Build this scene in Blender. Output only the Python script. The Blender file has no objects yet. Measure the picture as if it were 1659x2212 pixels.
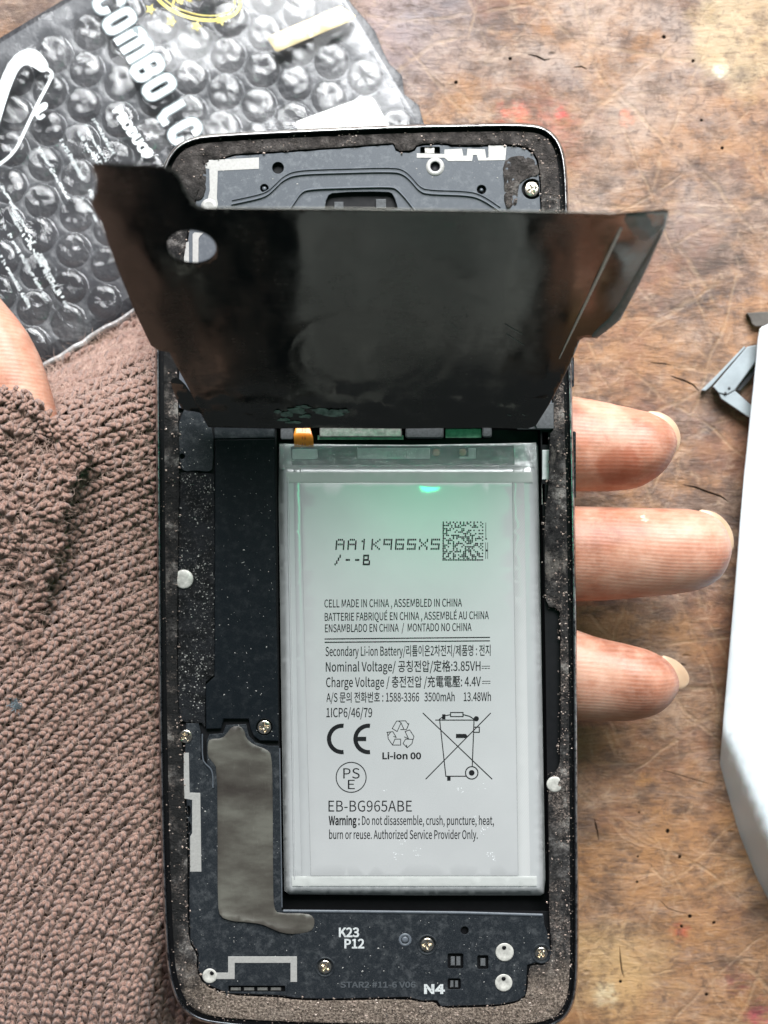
import bpy, bmesh, math, random
import numpy as np
from mathutils import Vector, Matrix, noise as mnoise
from mathutils.geometry import delaunay_2d_cdt

random.seed(7)
rng = np.random.default_rng(11)
scene = bpy.context.scene
COL = scene.collection

# ------------------------------------------------------------------ camera
K = 0.0838            # millimetres per plan unit on the phone's back plane
D = 160.0             # millimetres from the lens to that plane
CX, CY = 829.5, 1106.0
TABLE = -36.0         # table top, mm below the phone's back plane

cam = bpy.data.cameras.new('camera')
cam_o = bpy.data.objects.new('camera', cam)
COL.objects.link(cam_o)
cam_o.location = (0, 0, D * 0.001)
cam.sensor_fit = 'VERTICAL'
cam.angle = 2 * math.atan(0.5 * 2212 * K / D)
cam.clip_start = 0.005
cam.clip_end = 20
cam.dof.use_dof = True
cam.dof.focus_distance = (D + 2) * 0.001
cam.dof.aperture_fstop = cam.lens / 2.0   # about a 2 mm pupil
scene.camera = cam_o

# ------------------------------------------------------------------ light
world = bpy.data.worlds.new('World')
scene.world = world
world.use_nodes = True
world.node_tree.nodes['Background'].inputs[0].default_value = (0.80, 0.88, 1.0, 1)
world.node_tree.nodes['Background'].inputs[1].default_value = 0.14


def area(name, loc, target, sx, sy, power, color):
    l = bpy.data.lights.new(name, 'AREA')
    l.shape = 'RECTANGLE'
    l.size, l.size_y = sx, sy
    l.energy = power
    l.color = color
    o = bpy.data.objects.new(name, l)
    COL.objects.link(o)
    o.location = loc
    o.rotation_euler = (Vector(target) - Vector(loc)).to_track_quat('-Z', 'Y').to_euler()
    return o


area('window_light', (0.10, 0.85, 0.72), (0.0, 0.03, -0.02), 0.9, 0.75, 46.0, (0.97, 0.985, 1.0))
# the small green focus lamp beside the lens, mirrored in the battery wrap
gl = bpy.data.lights.new('green_focus_lamp', 'POINT')
gl.energy = 0.078
gl.color = (0.0, 1.0, 0.42)
gl.shadow_soft_size = 0.0022
glo = bpy.data.objects.new('green_focus_lamp', gl)
COL.objects.link(glo)
glo.location = (0.0165, 0.0098, D * 0.001)

scene.view_settings.view_transform = 'Standard'
scene.view_settings.look = 'None'
scene.view_settings.exposure = 0.0
scene.view_settings.gamma = 1.0
scene.view_settings.use_curve_mapping = False
scene.cycles.transparent_max_bounces = 24
scene.cycles.max_bounces = 8


# ------------------------------------------------------------------ geometry helpers
def P(u, v, z):
    f = (D - z) / D * K * 0.001
    return ((u - CX) * f, (CY - v) * f, z * 0.001)


def PA(u, v, z):
    u = np.asarray(u, float); v = np.asarray(v, float)
    z = np.broadcast_to(np.asarray(z, float), u.shape)
    f = (D - z) / D * K * 0.001
    return np.stack([(u - CX) * f, (CY - v) * f, z * 0.001], axis=1)


def mesh_obj(name, verts, faces, mat, parent=None, smooth=False):
    me = bpy.data.meshes.new(name)
    me.from_pydata([tuple(map(float, p)) for p in verts], [], [tuple(int(i) for i in f) for f in faces])
    if mat is not None:
        me.materials.append(mat)
    if smooth:
        me.polygons.foreach_set('use_smooth', [True] * len(me.polygons))
    me.update()
    o = bpy.data.objects.new(name, me)
    COL.objects.link(o)
    if parent is not None:
        put(o, parent)
    return o


def absloc(o):
    l = Vector(o.location)
    while o.parent is not None:
        o = o.parent
        l += Vector(o.location)
    return l


def put(o, parent):
    """parent o while it stays where it is"""
    o.parent = parent
    o.location = Vector(o.location) - absloc(parent)


def thing(name, label, cat, loc):
    o = bpy.data.objects.new(name, None)
    o.empty_display_size = 0.01
    COL.objects.link(o)
    o.location = loc
    o['label'] = label
    o['category'] = cat
    return o


def resample(poly, step):
    out = []
    n = len(poly)
    for i in range(n):
        a = np.array(poly[i], float); b = np.array(poly[(i + 1) % n], float)
        m = max(1, int(math.ceil(np.linalg.norm(b - a) / step)))
        for k in range(m):
            out.append(a + (b - a) * k / m)
    return np.array(out)


def chaikin(poly, it=2, closed=True):
    p = np.array(poly, float)
    for _ in range(it):
        if closed:
            q = np.roll(p, -1, axis=0)
            p = np.stack([0.75 * p + 0.25 * q, 0.25 * p + 0.75 * q], axis=1).reshape(-1, 2)
        else:
            a, b = p[:-1], p[1:]
            m = np.stack([0.75 * a + 0.25 * b, 0.25 * a + 0.75 * b], axis=1).reshape(-1, p.shape[1])
            p = np.vstack([p[:1], m, p[-1:]])
    return p


def area2(p):
    q = np.roll(p, -1, axis=0)
    return float(np.sum(p[:, 0] * q[:, 1] - q[:, 0] * p[:, 1]))


def offset(poly, d):
    """move every vertex outward by d plan units"""
    p = np.array(poly, float)
    s = 1.0 if area2(p) > 0 else -1.0
    a = np.roll(p, 1, axis=0); b = np.roll(p, -1, axis=0)
    e1 = p - a; e2 = b - p
    e1 /= np.maximum(np.linalg.norm(e1, axis=1, keepdims=True), 1e-9)
    e2 /= np.maximum(np.linalg.norm(e2, axis=1, keepdims=True), 1e-9)
    n = np.stack([e1[:, 1] + e2[:, 1], -(e1[:, 0] + e2[:, 0])], axis=1) * s
    ln = np.maximum(np.linalg.norm(n, axis=1, keepdims=True), 1e-9)
    n /= ln
    c = np.clip(np.sum(n * np.stack([e1[:, 1], -e1[:, 0]], axis=1) * s, axis=1, keepdims=True), 0.5, 1)
    return p + n * d / c


def inside(poly, pts):
    poly = np.asarray(poly, float)
    x, y = pts[:, 0], pts[:, 1]
    r = np.zeros(len(pts), bool)
    n = len(poly)
    j = n - 1
    for i in range(n):
        xi, yi = poly[i]; xj, yj = poly[j]
        if yi != yj:
            c = ((yi > y) != (yj > y)) & (x < (xj - xi) * (y - yi) / (yj - yi) + xi)
            r ^= c
        j = i
    return r


def circle(u, v, r, n=20, ry=None, rot=0.0):
    a = np.linspace(0, 2 * math.pi, n, endpoint=False)
    x = np.cos(a) * r; y = np.sin(a) * (ry if ry else r)
    return np.stack([u + x * math.cos(rot) - y * math.sin(rot), v + x * math.sin(rot) + y * math.cos(rot)], axis=1)


def rect(u0, v0, u1, v1, r=0.0, n=4):
    if r <= 0:
        return np.array([(u0, v0), (u1, v0), (u1, v1), (u0, v1)], float)
    out = []
    for cx, cy, a0 in ((u1 - r, v0 + r, -90), (u1 - r, v1 - r, 0), (u0 + r, v1 - r, 90), (u0 + r, v0 + r, 180)):
        for k in range(n + 1):
            a = math.radians(a0 + 90 * k / n)
            out.append((cx + r * math.cos(a), cy + r * math.sin(a)))
    return np.array(out)


def sheet(name, outer, z, thick, mat, parent=None, holes=(), step=60.0, grid=None, bevel=1.0,
          smooth=False, bottom=False, hole_depth=None):
    """a plate cut to an outline (with real holes): bevelled rim, side walls, optional grid inside.
    z is a number or a function of plan coordinates, in mm"""
    zf = z if callable(z) else (lambda u, v: np.full(np.shape(u), float(z)))
    loops = [resample(outer, step)] + [resample(h, step) for h in holes]
    inner = [offset(loops[0], -bevel)] + [offset(l, bevel) for l in loops[1:]]
    pts = list(np.vstack(inner))
    edges = []
    base = 0
    for l in inner:
        m = len(l)
        edges += [(base + i, base + (i + 1) % m) for i in range(m)]
        base += m
    nb = base
    if grid:
        lo = inner[0].min(0); hi = inner[0].max(0)
        gu, gv = np.meshgrid(np.arange(lo[0] + grid / 2, hi[0], grid), np.arange(lo[1] + grid / 2, hi[1], grid))
        g = np.stack([gu.ravel(), gv.ravel()], axis=1)
        g += rng.uniform(-0.2, 0.2, g.shape) * grid
        ok = inside(inner[0], g)
        for l in inner[1:]:
            ok &= ~inside(l, g)
        g = g[ok]
        b = np.vstack(inner)
        keep = np.ones(len(g), bool)
        for s in range(0, len(g), 4000):
            dd = ((g[s:s + 4000, None, :] - b[None, :, :]) ** 2).sum(2).min(1)
            keep[s:s + 4000] = dd > (0.45 * min(grid, step)) ** 2
        pts += list(g[keep])
    r = delaunay_2d_cdt([Vector((float(p[0]), float(p[1]))) for p in pts], edges, [], 0, 1e-5)
    vs = np.array([(p.x, p.y) for p in r[0]])
    tris = np.array(r[2], int)
    c = vs[tris].mean(1)
    ok = inside(inner[0], c)
    for l in inner[1:]:
        ok &= ~inside(l, c)
    tris = tris[ok]
    # orientation: face up (plan v runs downward)
    a, b_, c_ = vs[tris[:, 0]], vs[tris[:, 1]], vs[tris[:, 2]]
    cr = (b_[:, 0] - a[:, 0]) * (c_[:, 1] - a[:, 1]) - (b_[:, 1] - a[:, 1]) * (c_[:, 0] - a[:, 0])
    tris[cr > 0] = tris[cr > 0][:, ::-1]
    tris = tris[np.abs(cr) > 0.05]
    orig = {}
    for i, l in enumerate(r[3]):
        for q in l:
            orig[q] = i
    zz = zf(vs[:, 0], vs[:, 1])
    V = list(PA(vs[:, 0], vs[:, 1], zz))
    F = [tuple(t) for t in tris]
    base = 0
    bz = bevel * K
    for li, (l, orgl) in enumerate(zip(inner, loops)):
        m = len(l)
        zt = zf(orgl[:, 0], orgl[:, 1])
        th = thick if (li == 0 or hole_depth is None) else hole_depth
        r1 = len(V); V += list(PA(orgl[:, 0], orgl[:, 1], zt - min(bz, th * 0.5)))
        r2 = len(V); V += list(PA(orgl[:, 0], orgl[:, 1], zt - th))
        flip = (area2(orgl) > 0) == (li == 0)
        for i in range(m):
            j = (i + 1) % m
            t0, t1 = orig[base + i], orig[base + j]
            q1 = (t0, t1, r1 + j, r1 + i); q2 = (r1 + i, r1 + j, r2 + j, r2 + i)
            F += [q1, q2] if flip else [q1[::-1], q2[::-1]]
        base += m
    if bottom:
        n0 = len(V)
        V += list(PA(vs[:, 0], vs[:, 1], zz - thick))
        F += [(n0 + t[2], n0 + t[1], n0 + t[0]) for t in tris]
    ob = mesh_obj(name, V, F, mat, parent, smooth)
    if smooth and bevel < 1.5:
        fl = np.ones(len(F), bool)
        fl[len(tris):len(tris) + 2 * sum(len(l) for l in loops)] = False
        ob.data.polygons.foreach_set('use_smooth', fl)
    return ob


def ribbon(name, pts, width, z, height, mat, parent, closed=False, profile='flat', smooth=True):
    """a raised strip (trace, ridge, printed line) along plan points"""
    p = np.array(pts, float)
    n = len(p)
    t = np.zeros_like(p)
    if closed:
        t = np.roll(p, -1, 0) - np.roll(p, 1, 0)
    else:
        e_ = p[1:] - p[:-1]
        e_ = e_ / np.maximum(np.linalg.norm(e_, axis=1, keepdims=True), 1e-9)
        t[1:-1] = e_[1:] + e_[:-1]; t[0] = e_[0]; t[-1] = e_[-1]
    t /= np.maximum(np.linalg.norm(t, axis=1, keepdims=True), 1e-9)
    nn = np.stack([-t[:, 1], t[:, 0]], 1)
    # mitre
    if not closed:
        for i in range(1, n - 1):
            e = p[i] - p[i - 1]; e /= max(np.linalg.norm(e), 1e-9)
            c = abs(e[0] * t[i][0] + e[1] * t[i][1])
            nn[i] /= max(c, 0.5)
    w = np.broadcast_to(np.asarray(width, float), (n,))[:, None] / 2
    if profile == 'round':
        prof = [(-1, 0), (-0.75, 0.6), (-0.3, 0.95), (0.3, 0.95), (0.75, 0.6), (1, 0)]
    else:
        prof = [(-1, 0), (-1, 0.75), (-0.93, 1.0), (0.93, 1.0), (1, 0.75), (1, 0)]
    zz = z if callable(z) else (lambda a, b: np.full(np.shape(a), float(z)))
    V, F = [], []
    m = len(prof)
    cols = []
    for (o, h) in prof:
        q = p + nn * w * o
        cols.append(PA(q[:, 0], q[:, 1], zz(q[:, 0], q[:, 1]) + h * height))
    for i in range(n):
        for c in cols:
            V.append(c[i])
    for i in range(n if closed else n - 1):
        j = (i + 1) % n
        for k in range(m - 1):
            F.append((i * m + k, i * m + k + 1, j * m + k + 1, j * m + k))
    if not closed:
        F.append(tuple(range(m))[::-1]); F.append(tuple((n - 1) * m + k for k in range(m)))
    return mesh_obj(name, V, F, mat, parent, smooth=False)


def lathe(name, u, v, z, prof, mat, parent, n=24, smooth=True):
    """prof: (radius in plan units, height in mm) from the rim to the centre"""
    V, F = [], []
    for (r, h) in prof:
        c = circle(u, v, max(r, 0.01), n)
        V += list(PA(c[:, 0], c[:, 1], z + h))
    for i in range(len(prof) - 1):
        for k in range(n):
            l = (k + 1) % n
            F.append((i * n + l, i * n + k, (i + 1) * n + k, (i + 1) * n + l))
    F.append(tuple((len(prof) - 1) * n + k for k in range(n))[::-1])
    return mesh_obj(name, V, F, mat, parent, smooth)


def box(name, u0, v0, u1, v1, z0, z1, mat, parent, bevel=1.2, r=0.0):
    return sheet(name, rect(u0, v0, u1, v1, r), z1, z1 - z0, mat, parent, bevel=bevel)


def bars(name, rects, z, mat, parent):
    """flat print made of small quads"""
    V, F = [], []
    for q in rects:
        q = np.asarray(q, float)
        b = len(V)
        V += list(PA(q[:, 0], q[:, 1], z))
        F.append(tuple(range(b, b + len(q))) if area2(q) < 0 else tuple(range(b, b + len(q)))[::-1])
    return mesh_obj(name, V, F, mat, parent)


def seg(a, b, w):
    a = np.array(a, float); b = np.array(b, float)
    t = (b - a) / max(np.linalg.norm(b - a), 1e-9)
    n = np.array([-t[1], t[0]]) * w / 2
    e = t * w * 0.35
    return [a - e + n, b + e + n, b + e - n, a - e - n]


def strokes(lines, w):
    out = []
    for l in lines:
        for i in range(len(l) - 1):
            out.append(seg(l[i], l[i + 1], w))
    return out


try:
    import os
    FONT_FACE = bpy.data.fonts.load(os.path.join(bpy.utils.system_resource('DATAFILES', path='fonts'), 'Noto Sans CJK Regular.woff2'))
except Exception:
    FONT_FACE = None


def glyphs(body, face, bold):
    cu = bpy.data.curves.new('tmp', 'FONT')
    cu.body = body
    cu.size = 1.0
    if face is not None:
        cu.font = face
    cu.offset = bold
    cu.resolution_u = 3
    tmp = bpy.data.objects.new('tmp_text', cu)
    COL.objects.link(tmp)
    dg = bpy.context.evaluated_depsgraph_get()
    me0 = tmp.evaluated_get(dg).to_mesh()
    co = np.zeros(len(me0.vertices) * 3)
    me0.vertices.foreach_get('co', co)
    co = co.reshape(-1, 3)
    faces = [tuple(p.vertices) for p in me0.polygons]
    tmp.evaluated_get(dg).to_mesh_clear()
    bpy.data.objects.remove(tmp)
    bpy.data.curves.remove(cu)
    return co, faces


CAPH = {}


def cap_height(face):
    k = face.name if face else ''
    if k not in CAPH:
        co, _ = glyphs('H', face, 0.0)
        CAPH[k] = (float(co[:, 1].max() - co[:, 1].min()), float(co[:, 1].min()))
    return CAPH[k]


def text(name, body, u0, u1, base, cap, z, mat, parent, dv=0.0, bold=0.0, origin=None, ang=0.0, lean=0.0):
    """flat lettering fitted between u0 and u1 on a baseline, cap plan units tall"""
    runs = []
    for ch in body:
        far = FONT_FACE is None and ord(ch) > 0x2fff
        if runs and runs[-1][0] == far:
            runs[-1][1] += ch
        else:
            runs.append([far, ch])
    XY, faces, x = [], [], 0.0
    for far, b in runs:
        face = None if far else FONT_FACE
        lead = len(b) - len(b.lstrip(' ')); trail = len(b) - len(b.rstrip(' '))
        x += 0.32 * lead
        if b.strip():
            co, ff = glyphs(b.strip(), face, 0.0 if far else bold)
            h, y0 = cap_height(face)
            q = np.stack([(co[:, 0] - co[:, 0].min()) / h, (co[:, 1] - (0 if far else 0)) / h], 1)
            q[:, 0] += x
            o = sum(len(a) for a in XY)
            XY.append(q)
            faces += [tuple(i + o for i in f) for f in ff]
            x = q[:, 0].max() + 0.12
        x += 0.32 * trail
    q = np.vstack(XY)
    x0, x1 = q[:, 0].min(), q[:, 0].max()
    s = (q[:, 0] - x0) / max(x1 - x0, 1e-6)
    lu = (u1 - u0) * s + lean * q[:, 1] * cap
    lv = -q[:, 1] * cap + dv * s
    if origin is None:
        U, Vv = u0 + lu, base + lv
    else:
        c, sn = math.cos(ang), math.sin(ang)
        U = origin[0] + lu * c - lv * sn
        Vv = origin[1] + lu * sn + lv * c
    zz = z(U, Vv) if callable(z) else z
    return mesh_obj(name, PA(U, Vv, zz), faces, mat, parent)


PERM = np.random.default_rng(5).permutation(512).astype(int)
GRA = np.random.default_rng(6).uniform(0, 2 * math.pi, 512)


def perlin(x, y, seed):
    xi = np.floor(x).astype(int); yi = np.floor(y).astype(int)
    xf = x - xi; yf = y - yi
    k = int(seed * 37) % 512

    def gr(ix, iy, dx, dy):
        a = GRA[PERM[(PERM[(ix + k) % 512] + iy) % 512]]
        return np.cos(a) * dx + np.sin(a) * dy
    w = xf * xf * xf * (xf * (xf * 6 - 15) + 10); h = yf * yf * yf * (yf * (yf * 6 - 15) + 10)
    a = gr(xi, yi, xf, yf); b = gr(xi + 1, yi, xf - 1, yf)
    c = gr(xi, yi + 1, xf, yf - 1); d = gr(xi + 1, yi + 1, xf - 1, yf - 1)
    return (a + (b - a) * w) * (1 - h) + (c + (d - c) * w) * h


def fbm(u, v, scale, seed=0.0, octv=4):
    """fractal noise over plan coordinates, roughly -1 to 1"""
    u = np.asarray(u, float); v = np.asarray(v, float)
    out = np.zeros(u.shape); amp = 1.0; f = 1.0 / scale
    for o in range(octv):
        out = out + amp * 1.3 * perlin(u * f + 3.7 * o + 50, v * f + 1.9 * o + 50, seed + o)
        amp *= 0.53; f *= 2.1
    return out


def sstep(x):
    x = np.clip(x, 0, 1)
    return x * x * (3 - 2 * x)


# ------------------------------------------------------------------ material helpers
class NT:
    def __init__(self, name):
        self.m = bpy.data.materials.new(name)
        self.m.use_nodes = True
        self.t = self.m.node_tree
        self.b = self.t.nodes['Principled BSDF']
        self.o = self.t.nodes['Material Output']
        self._tc = None

    def n(self, kind):
        return self.t.nodes.new(kind)

    def link(self, a, b):
        self.t.links.new(a, b)

    def val(self, sock, v):
        if hasattr(v, 'is_output') or isinstance(v, bpy.types.NodeSocket):
            self.link(v, sock)
        elif isinstance(v, (tuple, list)) and len(v) == 3 and sock.type == 'RGBA':
            sock.default_value = (*v, 1)
        else:
            sock.default_value = v

    def pos(self, scale=(1, 1, 1), rot=(0, 0, 0), loc=(0, 0, 0), gen='Object'):
        if self._tc is None:
            self._tc = self.n('ShaderNodeTexCoord')
        mp = self.n('ShaderNodeMapping')
        mp.inputs['Scale'].default_value = scale
        mp.inputs['Rotation'].default_value = rot
        mp.inputs['Location'].default_value = loc
        self.link(self._tc.outputs[gen], mp.inputs['Vector'])
        return mp.outputs[0]

    def noise(self, scale, detail=4, rough=0.55, vec=None, dist=0.0, color=False):
        x = self.n('ShaderNodeTexNoise')
        x.inputs['Scale'].default_value = scale
        x.inputs['Detail'].default_value = detail
        x.inputs['Roughness'].default_value = rough
        x.inputs['Distortion'].default_value = dist
        self.link(vec if vec is not None else self.pos(), x.inputs['Vector'])
        return x.outputs['Color' if color else 'Fac']

    def wave(self, scale, vec=None, dist=0.0, detail=2, dscale=1.0, kind='BANDS', direction='X', drough=0.5):
        x = self.n('ShaderNodeTexWave')
        x.wave_type = kind
        if kind == 'BANDS':
            x.bands_direction = direction
        x.inputs['Scale'].default_value = scale
        x.inputs['Distortion'].default_value = dist
        x.inputs['Detail'].default_value = detail
        x.inputs['Detail Scale'].default_value = dscale
        x.inputs['Detail Roughness'].default_value = drough
        self.link(vec if vec is not None else self.pos(), x.inputs['Vector'])
        return x.outputs['Fac']

    def voronoi(self, scale, vec=None, feature='F1', rand=1.0, out='Distance'):
        x = self.n('ShaderNodeTexVoronoi')
        x.feature = feature
        x.inputs['Scale'].default_value = scale
        x.inputs['Randomness'].default_value = rand
        self.link(vec if vec is not None else self.pos(), x.inputs['Vector'])
        return x.outputs[out]

    def ramp(self, fac, stops, interp='LINEAR'):
        x = self.n('ShaderNodeValToRGB')
        x.color_ramp.interpolation = interp
        e = x.color_ramp.elements
        while len(e) < len(stops):
            e.new(0.5)
        for i, (p, c) in enumerate(stops):
            e[i].position = p
            e[i].color = (c, c, c, 1) if isinstance(c, (int, float)) else (*c, 1)
        self.val(x.inputs['Fac'], fac)
        return x.outputs['Color']

    def mix(self, fac, a, b, mode='MIX'):
        x = self.n('ShaderNodeMix')
        x.data_type = 'RGBA'
        x.blend_type = mode
        self.val(x.inputs['Factor'], fac)
        self.val(x.inputs['A'], a) if False else None
        ins = [s for s in x.inputs if s.type == 'RGBA']
        self.val(ins[0], a)
        self.val(ins[1], b)
        return [s for s in x.outputs if s.type == 'RGBA'][0]

    def math(self, op, a, b=0.0):
        x = self.n('ShaderNodeMath')
        x.operation = op
        self.val(x.inputs[0], a)
        self.val(x.inputs[1], b)
        return x.outputs[0]

    def spot(self, u, v, z, r, soft=0.35, wob=0.0, wscale=200.0):
        """1 inside a blob at a fixed place of the surface, 0 outside"""
        p = P(u, v, z)
        x = self.n('ShaderNodeVectorMath'); x.operation = 'DISTANCE'
        self.link(self.pos(), x.inputs[0])
        x.inputs[1].default_value = p
        d = x.outputs['Value']
        rr = r * K * 0.001 * (D - z) / D
        if wob:
            d = self.math('ADD', d, self.math('MULTIPLY', self.math('SUBTRACT', self.noise(wscale, 4, 0.6), 0.5), wob * rr * 2))
        return self.ramp(self.math('DIVIDE', d, rr), [(1.0 - soft if soft < 1 else 0.0, 1.0), (1.0, 0.0)])

    def bump(self, h, strength=0.5, dist=0.0002, normal=None):
        x = self.n('ShaderNodeBump')
        x.inputs['Strength'].default_value = strength
        x.inputs['Distance'].default_value = dist
        self.val(x.inputs['Height'], h)
        if normal is not None:
            self.link(normal, x.inputs['Normal'])
        return x.outputs['Normal']

    def set(self, **kw):
        names = {'color': 'Base Color', 'rough': 'Roughness', 'metal': 'Metallic', 'normal': 'Normal',
                 'spec': 'Specular IOR Level', 'sss': 'Subsurface Weight', 'alpha': 'Alpha', 'ior': 'IOR',
                 'trans': 'Transmission Weight', 'coat': 'Coat Weight', 'coatr': 'Coat Roughness', 'sheen': 'Sheen Weight'}
        for k, v in kw.items():
            self.val(self.b.inputs[names[k]], v)
        return self


def simple(name, color, rough=0.5, metal=0.0, var=0.15, scale=900, bump=0.0, bscale=3000, spec=0.5, bdist=0.0001):
    t = NT(name)
    c2 = tuple(min(1, c * (1 + var)) for c in color)
    c1 = tuple(c * (1 - var) for c in color)
    f = t.noise(scale, 5, 0.6)
    t.set(color=t.ramp(f, [(0.3, c1), (0.7, c2)]), rough=t.ramp(t.noise(scale * 0.6, 3), [(0.3, max(0.02, rough - 0.07)), (0.7, min(1, rough + 0.07))]),
          metal=metal, spec=spec)
    if bump:
        t.set(normal=t.bump(t.noise(bscale, 4, 0.6), bump, bdist))
    return t.m


M = {}


def make_materials():
    # --- scarred wooden bench top
    t = NT('bench_wood')
    ROT = math.radians(9)
    g = t.pos((1.0, 2.2, 1), (0, 0, ROT))
    g2 = t.pos((1.0, 4.5, 1), (0, 0, ROT))
    g3 = t.pos((1.0, 9.0, 1), (0, 0, ROT + 0.05))
    base = t.noise(60, 12, 0.70, g, 1.1)
    col = t.ramp(base, [(0.36, (0.050, 0.028, 0.019)), (0.45, (0.150, 0.087, 0.060)), (0.54, (0.265, 0.168, 0.120)), (0.66, (0.43, 0.310, 0.235))])
    fine = t.noise(260, 10, 0.74, g2, 0.8)
    hair = t.noise(700, 6, 0.7, g3, 0.2)
    col = t.mix(t.ramp(fine, [(0.36, 0.75), (0.48, 0.0)]), col, (0.070, 0.042, 0.032))
    col = t.mix(t.ramp(fine, [(0.55, 0.0), (0.70, 0.5)]), col, (0.54, 0.40, 0.295))
    col = t.mix(t.ramp(hair, [(0.42, 0.22), (0.54, 0.0)]), col, (0.10, 0.06, 0.045))
    blot = t.noise(52, 9, 0.70, t.pos((1, 1.5, 1), (0, 0, ROT)))
    col = t.mix(t.ramp(blot, [(0.52, 0.0), (0.64, 0.6)]), col, (0.19, 0.150, 0.145))
    warm = t.noise(44, 9, 0.72, t.pos((1, 1.3, 1), (0, 0, ROT), loc=(3.1, 1.2, 0)))
    col = t.mix(t.ramp(warm, [(0.44, 0.0), (0.58, 0.75)]), col, (0.39, 0.190, 0.080))
    red = t.noise(36, 8, 0.7, t.pos(loc=(1.1, 5.2, 0)))
    col = t.mix(t.ramp(red, [(0.51, 0.0), (0.63, 0.7)]), col, (0.20, 0.082, 0.048))
    # pale patches with far-end sheen painted in, then older stains at their places
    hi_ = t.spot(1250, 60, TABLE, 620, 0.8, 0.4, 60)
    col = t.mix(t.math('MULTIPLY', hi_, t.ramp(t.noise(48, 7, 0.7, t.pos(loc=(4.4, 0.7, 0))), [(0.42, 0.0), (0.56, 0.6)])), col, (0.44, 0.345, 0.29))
    lowr = t.spot(1420, 2050, TABLE, 760, 0.75, 0.5, 60)
    col = t.mix(t.math('MULTIPLY', lowr, t.ramp(fine, [(0.38, 0.15), (0.6, 0.72)])), col, (0.37, 0.180, 0.066))
    col = t.mix(t.math('MULTIPLY', t.spot(1330, 2110, TABLE, 150, 0.7, 0.6, 110), 0.6), col, (0.52, 0.34, 0.155))
    col = t.mix(t.math('MULTIPLY', t.spot(1600, 1420, TABLE, 130, 0.7, 0.6, 90), 0.5), col, (0.20, 0.075, 0.035))
    col = t.mix(t.math('MULTIPLY', t.spot(1620, 70, TABLE, 150, 0.3, 0.5, 120), 0.42), col, (0.66, 0.50, 0.27))
    col = t.mix(t.math('MULTIPLY', t.spot(840, 70, TABLE, 210, 0.8, 0.5, 60), 0.5), col, (0.33, 0.30, 0.33))
    for (u, v, r, c, a) in ((1110, 255, 48, (0.62, 0.13, 0.08), .75), (1212, 246, 16, (0.62, 0.06, 0.06), .85), (1352, 255, 22, (0.66, 0.16, 0.08), .8),
                            (1190, 275, 70, (0.45, 0.12, 0.09), .4), (1470, 2010, 26, (0.40, 0.07, 0.035), .7), (1640, 2190, 40, (0.33, 0.03, 0.07), .7),
                            (1590, 2120, 40, (0.20, 0.03, 0.04), .6), (1395, 1690, 24, (0.52, 0.24, 0.07), .6), (1310, 2150, 34, (0.62, 0.52, 0.34), .7),
                            (1555, 148, 22, (0.86, 0.80, 0.62), .8)):
        sp = t.spot(u, v, TABLE, r, 0.6, 0.8, 400)
        sp = t.math('MULTIPLY', sp, t.ramp(t.noise(260, 5, 0.7, g), [(0.40, 0.1), (0.55, 1.0)]))
        col = t.mix(t.math('MULTIPLY', sp, a), col, c)
    col = t.mix(t.ramp(t.noise(120, 8, 0.72, t.pos((1, 1.6, 1), (0, 0, ROT), loc=(2.2, 0.4, 0))), [(0.34, 0.75), (0.50, 0.0)]), col, (0.075, 0.042, 0.028))
    mot = t.noise(330, 8, 0.75, t.pos(loc=(0.9, 0.2, 0)), 0.6)
    col = t.mix(t.ramp(mot, [(0.36, 0.65), (0.48, 0.0)]), col, (0.085, 0.048, 0.034))
    col = t.mix(t.ramp(mot, [(0.55, 0.0), (0.68, 0.4)]), col, (0.50, 0.35, 0.235))
    # knife scratches, pale and dark
    scr = None
    for i, (ang, sc, ds, lo) in enumerate(((1.45, 13, 1.6, .9975), (1.70, 9, 1.0, .998), (0.35, 12, 2.0, .998), (-0.75, 11, 2.2, .998), (1.05, 10, 2.4, .998), (2.2, 12, 2.0, .998), (0.8, 14, 2.6, .998), (-0.35, 13, 2.2, .998), (2.7, 10, 1.8, .998))):
        w = t.wave(sc, t.pos((1, 1, 1), (0, 0, ang), (0.37 * i, 0.2 * i, 0)), ds, 4, 1.2, 'BANDS', 'X', 0.6)
        k = t.ramp(w, [(lo, 0.0), (min(1.0, lo + 0.0015), 1.0)])
        k = t.math('MULTIPLY', k, t.ramp(t.noise(60, 6, 0.7, t.pos(loc=(i * 1.7, 0.3, 0))), [(0.45, 0.0), (0.60, 1.0)]))
        scr = k if scr is None else t.math('MAXIMUM', scr, k)
    col = t.mix(t.math('MULTIPLY', scr, 0.20), col, (0.58, 0.40, 0.24))
    pit = t.math('MULTIPLY', t.ramp(t.voronoi(95, t.pos((1, 2.2, 1), (0, 0, ROT))), [(0.03, 1.0), (0.12, 0.0)]), t.ramp(t.noise(50, 4), [(0.5, 0.0), (0.6, 0.8)]))
    col = t.mix(t.math('MULTIPLY', pit, 0.7), col, (0.04, 0.022, 0.016))
    h = t.math('ADD', t.math('MULTIPLY', base, 0.8), t.math('MULTIPLY', fine, 0.5))
    h = t.math('SUBTRACT', h, t.math('MULTIPLY', pit, 0.8))
    h = t.math('SUBTRACT', h, t.math('MULTIPLY', scr, 0.15))
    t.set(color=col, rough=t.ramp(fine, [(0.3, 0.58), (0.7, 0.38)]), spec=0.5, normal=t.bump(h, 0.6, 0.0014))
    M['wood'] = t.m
    M['gouge'] = simple('dark_gouge', (0.03, 0.017, 0.011), 0.9)

    # --- phone
    t = NT('phone_frame_metal')
    n1 = t.noise(1500, 5, 0.7)
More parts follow.
